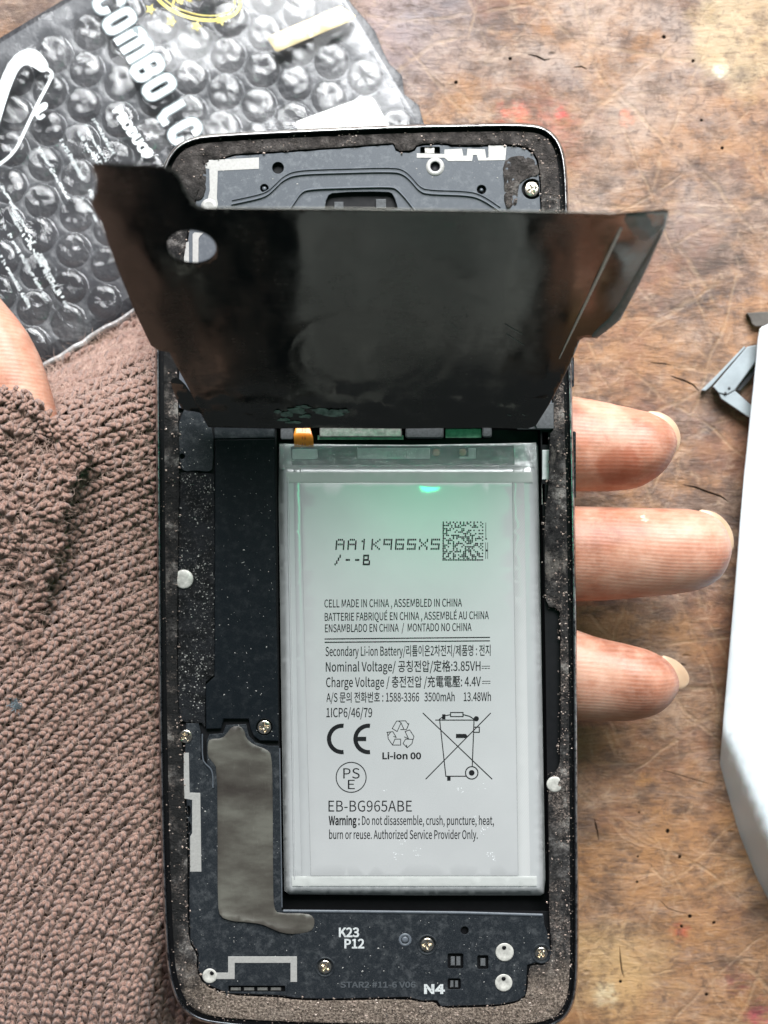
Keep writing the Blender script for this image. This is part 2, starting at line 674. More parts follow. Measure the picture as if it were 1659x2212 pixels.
    t.set(color=t.ramp(n1, [(0.3, (0.05, 0.052, 0.06)), (0.66, (0.10, 0.105, 0.115)), (0.80, (0.55, 0.55, 0.55))]), metal=1.0,
          rough=t.ramp(n1, [(0.3, 0.2), (0.8, 0.42)]), normal=t.bump(t.noise(4000, 3), 0.15, 0.00005))
    M['frame'] = t.m
    t = NT('worn_rim_metal')
    n1 = t.noise(700, 6, 0.7)
    t.set(color=t.ramp(n1, [(0.38, (0.06, 0.06, 0.065)), (0.50, (0.42, 0.41, 0.40)), (0.7, (0.75, 0.74, 0.72))]), metal=1.0, rough=0.3, normal=t.bump(n1, 0.3, 0.0001))
    M['rim'] = t.m
    # old glue with dust and metal crumbs
    t = NT('old_adhesive')
    a = t.noise(520, 8, 0.72)
    b = t.noise(2300, 7, 0.78)
    c = t.noise(75, 5, 0.65)
    c2 = t.noise(130, 6, 0.7, t.pos(loc=(0.7, 0.4, 0)))
    gritty = t.ramp(b, [(0.40, (0.006, 0.006, 0.007)), (0.50, (0.050, 0.042, 0.038)), (0.59, (0.20, 0.16, 0.14)), (0.70, (0.58, 0.48, 0.42))])
    dull = t.ramp(a, [(0.36, (0.010, 0.0095, 0.0095)), (0.50, (0.055, 0.050, 0.048)), (0.66, (0.16, 0.15, 0.145))])
    col = t.mix(t.ramp(c, [(0.44, 0.0), (0.58, 1.0)]), dull, gritty)
    col = t.mix(t.ramp(c2, [(0.47, 0.0), (0.53, 0.9)]), col, t.ramp(a, [(0.4, (0.006, 0.006, 0.007)), (0.62, (0.040, 0.038, 0.037))]))
    col = t.mix(t.math('MULTIPLY', t.ramp(c2, [(0.36, 1.0), (0.44, 0.0)]), t.ramp(a, [(0.42, 0.0), (0.6, 0.75)])), col, (0.40, 0.37, 0.34))
    smear = t.noise(210, 6, 0.7, t.pos((1.0, 0.35, 1)))
    col = t.mix(t.ramp(smear, [(0.56, 0.0), (0.66, 0.7)]), col, (0.21, 0.185, 0.165))
    # where the dirt settled: tan crumbs along the lower end, dark greasy run down the left side
    sx = t.n('ShaderNodeSeparateXYZ'); t.link(t.pos(), sx.inputs[0])
    low = t.ramp(t.math('ADD', t.math('MULTIPLY', sx.outputs['Y'], -10.0), t.math('MULTIPLY', c, 0.12)), [(0.87, 0.0), (0.93, 1.0)])
    tan = t.ramp(b, [(0.38, (0.035, 0.026, 0.020)), (0.50, (0.19, 0.145, 0.115)), (0.62, (0.46, 0.37, 0.30))])
    col = t.mix(t.math('MULTIPLY', low, 0.85), col, tan)
    lft = t.ramp(t.math('ADD', t.math('MULTIPLY', sx.outputs['X'], -10.0), t.math('MULTIPLY', c2, 0.10)), [(0.36, 0.0), (0.42, 1.0)])
    col = t.mix(t.math('MULTIPLY', lft, t.ramp(c2, [(0.42, 0.2), (0.52, 0.92)])), col, (0.012, 0.012, 0.012))
    up_ = t.ramp(t.math('MULTIPLY', sx.outputs['Y'], 10.0), [(0.55, 0.0), (0.62, 1.0)])
    col = t.mix(t.math('MULTIPLY', up_, 0.75), col, t.ramp(a, [(0.34, (0.022, 0.019, 0.018)), (0.5, (0.062, 0.053, 0.049)), (0.66, (0.125, 0.108, 0.10))]))
    t.set(color=col, rough=0.75, spec=0.18, normal=t.bump(t.math('ADD', b, t.math('MULTIPLY', a, 1.6)), 1.0, 0.0006))
    M['glue'] = t.m
    t = NT('dust_crumbs')
    nn = t.noise(1700, 2)
    t.set(color=t.ramp(nn, [(0.36, (0.025, 0.021, 0.018)), (0.48, (0.15, 0.118, 0.10)), (0.60, (0.36, 0.265, 0.22)), (0.74, (0.66, 0.60, 0.54))]), rough=0.55)
    M['grit'] = t.m
    t = NT('corroded_crust')
    b = t.noise(1500, 8, 0.75)
    c = t.noise(230, 5, 0.6)
    col = t.ramp(b, [(0.50, (0.004, 0.0045, 0.005)), (0.58, (0.015, 0.015, 0.016)), (0.64, (0.13, 0.125, 0.118)), (0.73, (0.46, 0.44, 0.40))])
    col = t.mix(t.ramp(c, [(0.42, 0.9), (0.55, 0.0)]), col, (0.010, 0.011, 0.013))
    col = t.mix(t.ramp(t.noise(90, 3), [(0.36, 0.8), (0.5, 0.0)]), col, (0.010, 0.011, 0.013))
    t.set(color=col, rough=0.7, spec=0.15, normal=t.bump(b, 0.9, 0.0004))
    M['crust'] = t.m

    def plastic(name, base, speck, dust, spec_=0.3, grain_=0.22):
        t = NT(name)
        d = t.noise(700, 8, 0.75)
        s = t.voronoi(1300)
        col = t.mix(t.ramp(d, [(0.50, 0.0), (0.74, dust)]), base, (0.30, 0.31, 0.32))
        grain = t.noise(9000, 3, 0.7)
        col = t.mix(t.ramp(grain, [(0.5, 0.0), (0.72, grain_)]), col, (0.35, 0.36, 0.37))
        sp = t.math('MULTIPLY', t.ramp(s, [(0.05, 1.0), (0.10, 0.0)]), t.ramp(t.noise(420, 3), [(0.52, 0.0), (0.58, 1.0)]))
        col = t.mix(t.math('MULTIPLY', sp, speck), col, (0.55, 0.53, 0.50))
        t.set(color=col, rough=t.ramp(d, [(0.35, 0.42), (0.7, 0.60)]), spec=spec_, normal=t.bump(grain, 0.25, 0.00006))
        return t.m
    M['top_plastic'] = plastic('top_cover_plastic', (0.058, 0.066, 0.078), 0.4, 0.30)
    M['plastic'] = plastic('black_plastic', (0.009, 0.0115, 0.0145), 0.9, 0.14, 0.22, 0.10)
    M['side_plastic'] = plastic('side_cover_plastic', (0.0035, 0.0055, 0.0075), 0.9, 0.035, 0.12, 0.03)
    M['black'] = simple('deep_black', (0.004, 0.004, 0.005), 0.6, spec=0.2)
    M['ridge'] = simple('ridge_plastic', (0.085, 0.095, 0.11), 0.38)
    M['silver_trace'] = simple('silver_paint', (0.33, 0.32, 0.305), 0.45, 0.2, 0.12, 2200, 0.2, 5000)
    M['grains'] = simple('corrosion_grains', (0.22, 0.215, 0.20), 0.7, 0, 0.9, 1800)
    M['dust'] = simple('pale_dust', (0.30, 0.29, 0.27), 0.8, 0, 0.3, 1500)
    M['pad'] = simple('solder_pad', (0.44, 0.425, 0.39), 0.42, 0.2, 0.3, 1200, 0.3, 3000)
    t = NT('screw_metal')
    t.set(color=t.ramp(t.noise(1400, 3), [(0.3, (0.40, 0.34, 0.25)), (0.7, (0.80, 0.75, 0.66))]), metal=1.0, rough=0.26)
    M['screw'] = t.m
    M['mark'] = simple('printed_mark', (0.42, 0.43, 0.43), 0.6, 0, 0.25, 3000)
    M['faint'] = simple('faint_mark', (0.05, 0.056, 0.062), 0.6)
    t = NT('graphite_sheet')
    y = t.pos((1, 1, 1))
    a = t.noise(60, 5, 0.6, t.pos((1, 2.5, 1)))
    s = t.noise(700, 6, 0.7, t.pos((4, 0.6, 1), (0, 0, 0.35)))
    col = t.ramp(a, [(0.35, (0.032, 0.026, 0.022)), (0.5, (0.060, 0.054, 0.045)), (0.65, (0.105, 0.100, 0.084))])
    col = t.mix(t.ramp(s, [(0.60, 0.0), (0.80, 0.16)]), col, (0.30, 0.285, 0.25))
    t.set(color=col, rough=0.46, metal=0.1, normal=t.bump(s, 0.2, 0.0001))
    M['foil'] = t.m
    M['pcb'] = simple('green_board', (0.10, 0.24, 0.15), 0.4, 0, 0.4, 900)
    M['shield'] = simple('shield_can', (0.30, 0.29, 0.27), 0.42, 0.7, 0.35, 1200, 0.6, 1800)
    M['foam'] = simple('dark_foam', (0.075, 0.078, 0.082), 0.85, 0, 0.3, 2500, 0.6, 4000)

    # --- battery
    t = NT('battery_wrap')
    a = t.noise(45, 3)
    gsm = t.noise(7000, 2)
    t.set(color=t.ramp(a, [(0.3, (0.48, 0.485, 0.485)), (0.7, (0.53, 0.535, 0.535))]), rough=0.32, metal=0.4,
          normal=t.bump(t.math('ADD', gsm, t.math('MULTIPLY', t.noise(120, 3), 4)), 0.06, 0.0001))
    M['wrap'] = t.m
    t = NT('battery_label')
    a = t.noise(55, 4)
    gsm = t.noise(9000, 2)
    t.set(color=t.ramp(a, [(0.3, (0.50, 0.50, 0.50)), (0.7, (0.55, 0.55, 0.548))]), rough=0.38, metal=0.4, coat=0.15, coatr=0.04,
          normal=t.bump(t.math('ADD', gsm, t.math('MULTIPLY', t.noise(90, 2), 5)), 0.06, 0.0001))
    M['label'] = t.m
    t = NT('edge_tape')
    w = t.wave(900, t.pos((1, 1, 1), (0, 0, 0.6)), 0.0, 0)
    t.set(color=t.mix(t.math('MULTIPLY', w, 0.25), (0.42, 0.42, 0.415), (0.55, 0.55, 0.55)), rough=0.28, metal=0.1,
          normal=t.bump(t.noise(300, 4, 0.6), 0.12, 0.0002))
    M['tape'] = t.m
    M['tape_dim'] = simple('dull_tape', (0.42, 0.425, 0.41), 0.45, 0.15, 0.05, 200, 0.1, 600)
    M['ink'] = simple('black_ink', (0.006, 0.006, 0.007), 0.5, spec=0.3)
    M['ink_grey'] = simple('grey_ink', (0.12, 0.12, 0.12), 0.6)
    M['strip_dark'] = simple('dark_strip', (0.09, 0.093, 0.096), 0.45)
    M['strip_white'] = simple('white_strip', (0.58, 0.59, 0.59), 0.4)
    M['copper'] = simple('copper_dot', (0.60, 0.40, 0.27), 0.35, 0.4)
    t = NT('orange_flex')
    t.set(color=t.ramp(t.noise(600, 3), [(0.3, (0.62, 0.17, 0.015)), (0.7, (0.85, 0.30, 0.03))]), rough=0.25)
    M['flex'] = t.m
    M['flex_line'] = simple('flex_line', (0.22, 0.05, 0.008), 0.4)
    M['spark'] = simple('scuff_white', (0.72, 0.73, 0.74), 0.4)

    # --- clear films: partly transparent, partly glossy
    def film(name, white, haze, gloss_r, gl_lo, gl_hi, bscale, bstr, bdist, knee=None):
        t = NT(name)
        tr = t.n('ShaderNodeBsdfTransparent')
        df = t.n('ShaderNodeBsdfDiffuse'); df.inputs['Color'].default_value = (*white, 1)
        gg = t.n('ShaderNodeBsdfGlossy'); gg.inputs['Roughness'].default_value = gloss_r
        nrm = t.bump(t.noise(bscale, 5, 0.6), bstr, bdist)
        t.link(nrm, gg.inputs['Normal'])
        lw = t.n('ShaderNodeLayerWeight'); lw.inputs['Blend'].default_value = 0.35
        t.link(nrm, lw.inputs['Normal'])
        m1 = t.n('ShaderNodeMixShader'); t.val(m1.inputs[0], haze)
        t.link(tr.outputs[0], m1.inputs[1]); t.link(df.outputs[0], m1.inputs[2])
        m2 = t.n('ShaderNodeMixShader')
        t.val(m2.inputs[0], t.ramp(lw.outputs['Facing'], [(0.0, gl_lo), (0.62, knee if knee is not None else (gl_lo + gl_hi) / 2), (1.0, gl_hi)]))
        t.link(m1.outputs[0], m2.inputs[1]); t.link(gg.outputs[0], m2.inputs[2])
        t.link(m2.outputs[0], t.o.inputs['Surface'])
        return t.m
    M['bubble'] = film('bubble_film', (0.8, 0.82, 0.85), 0.015, 0.07, 0.05, 0.95, 160, 0.14, 0.0010, 0.18)
    M['bubble_sheet'] = film('bubble_sheet_film', (0.62, 0.65, 0.70), 0.06, 0.36, 0.012, 0.4, 300, 0.3, 0.0005)
    M['clear'] = film('clear_film', (0.85, 0.87, 0.9), 0.006, 0.05, 0.002, 0.12, 120, 0.12, 0.0008)
    M['crinkle'] = film('crinkled_wrap', (0.6, 0.6, 0.6), 0.22, 0.15, 0.12, 0.6, 420, 0.9, 0.0009)
    t = NT('black_pouch')
    t.set(color=t.ramp(t.noise(40, 4), [(0.3, (0.006, 0.006, 0.008)), (0.7, (0.022, 0.022, 0.026))]), rough=0.38,
          normal=t.bump(t.noise(90, 5, 0.6), 0.5, 0.0015))
    M['pouch'] = t.m
    M['print_white'] = simple('white_print', (0.72, 0.76, 0.76), 0.5, 0, 0.06)
    M['print_shadow'] = simple('grey_print', (0.22, 0.26, 0.27), 0.5, 0, 0.06)
    M['print_yellow'] = simple('yellow_print', (0.75, 0.62, 0.17), 0.5, 0, 0.1)
    M['sticker_cream'] = simple('cream_sticker', (0.82, 0.66, 0.40), 0.5, 0, 0.12, 200)
    M['sticker_white'] = simple('white_sticker', (0.80, 0.80, 0.76), 0.5, 0, 0.06, 200)
    M['seal'] = film('sealed_edge', (0.55, 0.53, 0.52), 0.55, 0.3, 0.15, 0.5, 500, 0.9, 0.0008)

    # --- the peeled black sheet
    t = NT('black_sheet')
    a = t.noise(55, 5, 0.6, t.pos((1.0, 0.6, 0.6)))
    sc = t.noise(420, 6, 0.7, t.pos((1, 4, 4), (0, 0, 0.2)))
    smear = t.noise(90, 5, 0.65, t.pos((1.2, 0.5, 0.5), (0, 0, 0.3)))
    col = t.ramp(a, [(0.35, (0.003, 0.003, 0.004)), (0.6, (0.007, 0.007, 0.0065)), (0.75, (0.014, 0.0135, 0.010))])
    rgh = t.math('ADD', t.ramp(sc, [(0.35, 0.04), (0.7, 0.14)]), t.ramp(smear, [(0.42, 0.02), (0.62, 0.20)]))
    t.set(color=col, rough=rgh, spec=1.0,
          normal=t.bump(t.math('ADD', t.noise(60, 3), t.math('MULTIPLY', sc, 0.03)), 0.16, 0.0009))
    t.b.inputs['Specular Tint'].default_value = (1.0, 0.99, 0.86, 1)
    M['sheet'] = t.m
    M['sheet_edge'] = simple('sheet_grey_edge', (0.16, 0.155, 0.15), 0.45, 0, 0.3, 300, 0.3, 900)
    M['crease'] = simple('crease_line', (0.62, 0.52, 0.49), 0.4)
    M['sheet_white'] = simple('torn_white_layer', (0.20, 0.21, 0.195), 0.6, 0, 0.6, 900, 0.8, 1500)

    # --- skin
    t = NT('skin')
    a = t.noise(85, 6, 0.62)
    b = t.noise(420, 5, 0.65)
    col = t.ramp(a, [(0.36, (0.27, 0.100, 0.058)), (0.50, (0.42, 0.192, 0.124)), (0.64, (0.53, 0.295, 0.21))])
    col = t.mix(t.ramp(t.noise(150, 5, 0.65, t.pos(loc=(0.3, 0.9, 0.1))), [(0.50, 0.0), (0.68, 0.5)]), col, (0.47, 0.16, 0.09))
    col = t.mix(t.ramp(b, [(0.48, 0.0), (0.75, 0.3)]), col, (0.66, 0.42, 0.32))
    # print ridges: rings round a point near each fingertip's base line, bent by noise, fading in and out
    rid = t.wave(430, t.pos((0.30, 1.0, 0.9), (0, 0, 0.16)), 16.0, 3, 0.16, 'BANDS', 'Y', 0.45)
    ridm = t.math('MULTIPLY', t.ramp(rid, [(0.3, 0.0), (0.7, 1.0)]), t.ramp(t.noise(240, 4, 0.6), [(0.36, 0.15), (0.6, 1.0)]))
    col = t.mix(t.math('MULTIPLY', ridm, 0.10), col, (0.74, 0.52, 0.42))
    st = t.spot(1335, 1006, -9, 54, 0.3, 0.6, 220)
    col = t.mix(t.math('MULTIPLY', st, 0.6), col, (0.27, 0.055, 0.022))
    fl = t.math('MULTIPLY', t.spot(1393, 1108, -9, 17, 0.3, 0.9, 900), 0.55)
    col = t.mix(fl, col, (0.80, 0.66, 0.52))
    t.set(color=col, rough=t.ramp(b, [(0.3, 0.38), (0.7, 0.54)]), sss=0.18, spec=0.4,
          normal=t.bump(t.math('ADD', t.math('MULTIPLY', ridm, 0.8), t.math('MULTIPLY', b, 0.9)), 0.15, 0.00020))
    t.b.inputs['Subsurface Radius'].default_value = (0.004, 0.0014, 0.0008)
    t.b.inputs['Subsurface Scale'].default_value = 0.5
    M['skin'] = t.m
    t = NT('nail')
    t.set(color=t.ramp(t.noise(200, 3), [(0.3, (0.40, 0.26, 0.165)), (0.7, (0.50, 0.36, 0.24))]), rough=0.38, sss=0.1)
    t.b.inputs['Subsurface Radius'].default_value = (0.002, 0.001, 0.0006)
    M['nail'] = t.m

    # --- brown wool
    t = NT('brown_wool')
    ply = t.noise(3200, 4, 0.7, t.pos((1.0, 0.5, 1)))
    big = t.noise(120, 4, 0.6)
    col = t.ramp(ply, [(0.34, (0.095, 0.051, 0.038)), (0.5, (0.225, 0.130, 0.101)), (0.68, (0.41, 0.265, 0.212))])
    col = t.mix(t.ramp(big, [(0.45, 0.0), (0.65, 0.35)]), col, (0.23, 0.13, 0.10))
    t.set(color=col, rough=0.9, spec=0.15, sheen=0.25, normal=t.bump(ply, 0.8, 0.0003))
    M['wool'] = t.m
    M['wool_dark'] = simple('wool_backing', (0.055, 0.028, 0.020), 0.95, 0, 0.3, 900, 0.5, 1500, 0.1)
    t = NT('wool_fuzz')
    t.set(color=t.ramp(t.noise(500, 2), [(0.3, (0.33, 0.205, 0.165)), (0.7, (0.56, 0.40, 0.335))]), rough=0.8, spec=0.2)
    M['fuzz'] = t.m
    M['lint'] = simple('blue_lint', (0.10, 0.125, 0.14), 0.9, 0, 0.4, 1500)

    # --- the white pouch and the grey bracket
    t = NT('white_plastic')
    t.set(color=t.ramp(t.noise(30, 3), [(0.3, (0.72, 0.75, 0.79)), (0.7, (0.80, 0.82, 0.84))]), rough=0.3, sss=0.1,
          normal=t.bump(t.noise(45, 2), 0.10, 0.0025))
    M['white'] = t.m
    M['bracket'] = simple('grey_bracket', (0.32, 0.36, 0.38), 0.4, 0.2, 0.12, 300, 0.1)
    M['bracket_dark'] = simple('bracket_shadow_gap', (0.03, 0.032, 0.035), 0.6)  # near-black, for the rivets and the shade wedge
    M['scrap'] = simple('dark_scrap', (0.075, 0.065, 0.055), 0.7, 0, 0.3, 300, 0.4, 800)


make_materials()


# ------------------------------------------------------------------ the bench
def build_bench():
    holes = []
    rr = random.Random(3)
    for (u, v, r) in ((1442, 1795, 7), (1468, 1851, 5.5), (1490, 1979, 6), (1542, 1993, 6), (1472, 2001, 5.5), (1380, 1755, 3),
                      (1102, 127, 5), (1434, 80, 6), (1497, 132, 5), (985, 178, 6),
                      (1378, 1850, 3.5), (1376, 1905, 4), (1515, 260, 5), (1560, 320, 5), (1340, 2120, 5), (1526, 2148, 5)):
        r *= 0.72
        holes.append(circle(u, v, r, 10, r * rr.uniform(0.7, 1.1), rr.uniform(0, 3)))
    # split gouges in the wood
    def gouge(pts, w):
        p = np.array(pts, float)
        n = len(p)
        t = np.gradient(p, axis=0)
        t /= np.linalg.norm(t, axis=1, keepdims=True)
        nn = np.stack([-t[:, 1], t[:, 0]], 1)
        w *= 0.42
        ww = np.array([w * math.sin(math.pi * (i + 0.35) / (n - 0.3)) * rr.uniform(0.7, 1.2) for i in range(n)])[:, None]
        return np.vstack([p + nn * ww * 0.5, (p - nn * ww * 0.5)[::-1]])
    for pts, w in (([(1448, 812), (1465, 818), (1482, 824), (1498, 832), (1510, 846)], 9),
                   ([(1404, 783), (1418, 785), (1434, 786), (1450, 789)], 8),
                   ([(1476, 1048), (1500, 1052), (1528, 1063), (1556, 1072), (1575, 1085)], 11),
                   ([(1140, 118), (1160, 122), (1176, 130), (1188, 128)], 10),
                   ([(1240, 146), (1256, 144), (1268, 150)], 7),
                   ([(1284, 1770), (1287, 1783), (1291, 1800), (1293, 1815)], 8),
                   ([(1425, 1662), (1460, 1672), (1500, 1684), (1545, 1698)], 3.5),
                   ([(1425, 1945), (1442, 1962), (1462, 1969), (1484, 1975)], 4),
                   ([(1338, 2045), (1340, 2070), (1343, 2095), (1348, 2112)], 6)):
        holes.append(gouge(pts, w))
    outer = rect(-900, -1200, 2700, 3600)
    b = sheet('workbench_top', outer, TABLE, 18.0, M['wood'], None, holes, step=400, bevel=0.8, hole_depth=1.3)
    # re-run with finer hole edges comes from the circles themselves
    b['kind'] = 'structure'
    b['label'] = 'scratched and paint-stained brown wooden workbench top'
    f = sheet('gouge_floor', rect(-880, -1180, 2680, 3580), TABLE - 1.2, 8.0, M['gouge'], b, bevel=1)
    return b


bench = build_bench()

# ------------------------------------------------------------------ the phone
OUT = chaikin([(343, 1500), (345, 1616), (350, 1866), (358, 2050), (366, 2120), (386, 2172), (418, 2201), (460, 2213), (560, 2222), (829, 2230), (1100, 2231),
               (1165, 2227), (1208, 2212), (1233, 2184), (1246, 2140), (1249, 2060), (1247, 1700), (1244, 1300), (1240, 1050), (1235, 864), (1230, 600), (1227, 452),
               (1224, 365), (1214, 312), (1186, 278), (1144, 266), (1000, 268), (851, 271), (650, 280), (450, 290), (408, 299), (380, 315), (358, 344), (344, 392),
               (338, 470), (336, 600), (337, 864)], 2)
OUT = resample(OUT, 10)
LEDGE = -0.35
phone = thing('opened_phone', 'opened smartphone lying back side up with its back glass removed and grit along the rim', 'phone', P(795, 1240, -8.4))


def build_phone():
    ph = phone
    # frame: a rounded metal band swept round the outline, closed underneath by the display side
    prof = [(-7.5, -1.2), (-7.2, 0.15), (-5.2, 0.38), (-2.6, 0.30), (-0.6, -0.15), (0.4, -1.2), (1.2, -3.0), (1.4, -4.5), (0.2, -6.2), (-4, -7.6), (-12, -8.3), (-60, -8.4)]
    V, F = [], []
    n = len(OUT)
    for (o, z) in prof:
        q = offset(OUT, o / 1.0)
        V += list(PA(q[:, 0], q[:, 1], z))
    ccw = area2(OUT) > 0
    for i in range(len(prof) - 1):
        for k in range(n):
            l = (k + 1) % n
            q = (i * n + k, i * n + l, (i + 1) * n + l, (i + 1) * n + k)
            F.append(q[::-1] if ccw else q)
    F.append(tuple((len(prof) - 1) * n + k for k in range(n)))
    mesh_obj('frame', V, F, M['frame'], ph, True)

    V, F = [], []
    for (o, z) in ((-4.6, 0.40), (-3.4, 0.42), (-2.0, 0.34), (-0.4, 0.02), (0.3, -0.4)):
        q = offset(OUT, o)
        V += list(PA(q[:, 0], q[:, 1], z))
    for i in range(4):
        for k in range(n):
            l = (k + 1) % n
            q = (i * n + k, i * n + l, (i + 1) * n + l, (i + 1) * n + k)
            F.append(q[::-1] if ccw else q)
    mesh_obj('worn_rim', V, F, M['rim'], ph, True)
    # base plate far below everything, black
    well = np.array([(597, 905), (1166, 905), (1172, 1100), (1178, 1400), (1186, 1968), (609, 1966), (604, 1604)])
    sheet('inner_chassis', offset(OUT, -7), -1.5, 5.5, M['black'], ph, [well], step=60, bevel=0.6)
    # battery tray floor
    sheet('battery_tray', rect(590, 900, 1195, 1975), -6.4, 0.8, M['black'], ph)

    # ledge of old glue between the rim and the inner covers
    inner = chaikin([(441, 338), (699, 321), (845, 310), (851, 309), (857, 326), (892, 326), (901, 311), (963, 309), (980, 315), (1091, 312), (1133, 315), (1160, 335),
                     (1168, 380), (1170, 452), (1180, 700), (1196, 864), (1197, 927), (1186, 940), (1187, 1040), (1176, 1110), (1177, 1250), (1180, 1310), (1205, 1314), (1211, 1330),
                     (1211, 1640), (1204, 1664), (1186, 1672), (1184, 1740), (1187, 1900), (1186, 1975), (1189, 2019), (1192, 2066), (1178, 2085), (1156, 2084), (1142, 2088), (1139, 2150), (1120, 2165),
                     (1080, 2174), (1027, 2176), (948, 2178), (940, 2164), (912, 2166), (880, 2158), (700, 2162), (640, 2160), (600, 2154), (490, 2150), (440, 2128), (424, 2095), (426, 2062), (408, 2035),
                     (405, 1960), (405, 1890), (404, 1800), (398, 1720), (396, 1640), (388, 1560), (382, 1480), (384, 1200), (388, 1020), (384, 864), (383, 780), (392, 660),
                     (396, 560), (410, 470), (432, 400)], 1)

    def zledge(u, v):
        return LEDGE + 0.26 * fbm(u, v, 26, 1.0, 4) + 0.16 * fbm(u, v, 9, 5.0, 3)
    lo = offset(OUT, -17)
    o = sheet('adhesive_ledge', lo, zledge, 1.0, M['glue'], ph, [inner], step=9, grid=7, bevel=1.0, smooth=True)

    # crumbs and grit lying on the ledge: many tiny bits, one mesh
    V, F = [], []
    cand = rng.uniform((335, 266), (1250, 2230), (42000, 2))
    ring = inside(offset(OUT, -9), cand) & ~inside(offset(inner, -6), cand)
    cand = cand[ring]
    dens = fbm(cand[:, 0], cand[:, 1], 60, 3.3, 1)
    side = 0.25 + 0.55 * (cand[:, 0] > 1200) + 0.5 * (cand[:, 1] > 2140) + 0.35 * ((cand[:, 0] > 1085) & (cand[:, 1] < 460))
    side = side + 0.6 * ((cand[:, 0] < 520) & (cand[:, 1] > 1480) & inside(offset(inner, 11), cand))
    keep = rng.random(len(cand)) < np.clip(side + dens * 0.7, 0.06, 1.0)
    cand = cand[keep]
    outer_d = ~inside(offset(OUT, -17), cand)
    zz = zledge(cand[:, 0], cand[:, 1])
    tet = np.array([(1, 1, 1), (1, -1, -1), (-1, 1, -1), (-1, -1, 1), (0, 0, 1.5)])
    for i, (p, z) in enumerate(zip(cand, zz)):
        s = 0.6 + 2.6 * rng.random() ** 2.5
        if outer_d[i]:
            s *= 0.7; z = z - 0.1
        a = rng.random() * 6.28
        c, sn = math.cos(a), math.sin(a)
        sx, sy, sz = s * rng.uniform(.6, 1.4), s * rng.uniform(.6, 1.2), s * K * rng.uniform(.4, .9)
        b = len(V)
        for (x, y, w) in ((1, .2, 0), (-.3, 1, 0), (-1, -.2, 0), (.3, -1, 0), (.1, 0.1, 1.0)):
            V.append(P(p[0] + (x * c - y * sn) * sx, p[1] + (x * sn + y * c) * sy, z + w * sz))
        F += [(b, b + 4, b + 1), (b + 1, b + 4, b + 2), (b + 2, b + 4, b + 3), (b + 3, b + 4, b)]
    g = mesh_obj('grit', V, F, M['grit'], ph)
    g['kind'] = 'stuff'

    # ---- top cover with its real holes
    Zt = -0.55
    top = chaikin([(443, 341), (699, 324), (845, 313), (850, 312), (856, 330), (893, 330), (903, 314), (963, 313), (980, 319), (1091, 316), (1131, 319), (1157, 337),
                   (1165, 380), (1167, 452), (1177, 700), (1193, 864), (1193, 915), (386, 915), (387, 780), (395, 660), (400, 560), (413, 470), (434, 400)], 1)
    holes = [circle(600.6, 363, 12.5, 20), circle(571, 407, 9, 16), circle(1040, 410, 10, 16), circle(940, 360, 10, 18), circle(1149, 408.6, 22, 24),
             rect(908, 312 + 6, 950, 345 - 4, 3)]
    rec = chaikin([(700, 460), (706, 424), (722, 416), (836, 414), (850, 420), (862, 460)], 1)
    holes.append(rec)
    tc = sheet('top_cover', top, Zt, 0.9, M['top_plastic'], ph, holes, step=40, bevel=1.2, hole_depth=0.85)
    outer_r = chaikin([(500, 441), (548, 431), (576, 423), (596, 404), (612, 388), (640, 376), (740, 373), (851, 370), (872, 376), (888, 390), (905, 411), (922, 419), (1015, 421), (1045, 432), (1080, 456)], 3, False)
    ribbon('ridge', outer_r, 4.0, Zt, 0.34, M['ridge'], tc, profile='round')
    ribbon('ridge', outer_r + np.array([1.0, -9.0]), 3.0, Zt, 0.22, M['top_plastic'], tc, profile='round')
    inner_r = chaikin([(618, 462), (634, 440), (650, 415), (668, 408), (760, 405), (845, 403), (858, 408), (880, 432), (900, 460)], 3, False)
    ribbon('ridge', inner_r, 4.0, Zt, 0.40, M['ridge'], tc, profile='round')
    for q in ([(722, 436), (742, 436), (742, 452), (722, 452)], [(812, 430), (834, 430), (834, 450), (812, 450)]):
        sheet('camera_block', np.array(q, float), -0.95, 0.5, M['foam'], tc)
    L = np.array([(444, 346), (559.5, 340), (559.5, 364.7), (470.5, 369), (468.5, 428), (471, 441), (468, 450), (440, 450), (437, 440), (448, 432), (453, 411.5), (452, 365), (444, 363.5)])
    sheet('antenna_trace', L, Zt + 0.05, 0.04, M['silver_trace'], tc, bevel=0.3)
    lathe('trace_pad', 451, 446, Zt + 0.05, [(17, 0), (16, 0.09), (9, 0.08), (5, 0.03), (1, 0.02)], M['silver_trace'], tc)
    S = np.array([(900, 341), (900, 331), (959.7, 332.5), (960, 323), (998, 321), (1001, 336.5), (1008, 336), (1009.5, 321), (1047.6, 322.5), (1050.5, 341), (1055, 340), (1055, 314), (1094.5, 314), (1091.6, 346),
                  (1033, 347), (1030, 335), (1022, 335), (1020, 348), (968.5, 348), (960, 341)])
    sheet('antenna_trace', S, Zt + 0.06, 0.05, M['silver_trace'], tc, bevel=0.3)
    sheet('antenna_trace', rect(378, 560, 388, 640, 1), Zt + 0.05, 0.04, M['silver_trace'], tc, bevel=0.2)
    # traces seen through the round opening of the peeled sheet
    sheet('antenna_trace', np.array([(397, 524), (408, 522), (409, 640), (398, 640)]), Zt + 0.06, 0.05, M['silver_trace'], tc, bevel=0.3)
    sheet('antenna_trace', np.array([(416, 506), (420, 502), (440, 503), (432, 510), (429, 516), (428, 640), (416, 640)]), Zt + 0.06, 0.05, M['silver_trace'], tc, bevel=0.3)
    box('board_connector', 917, 318, 939, 332, -1.4, -0.75, M['shield'], tc)
    V, F = [], []
    ringo = lathe('ring_pad', 940, 360, Zt, [(20, 0.0), (19, 0.10), (12, 0.10), (10.4, 0.04), (10.2, -0.4)], M['silver_trace'], tc)
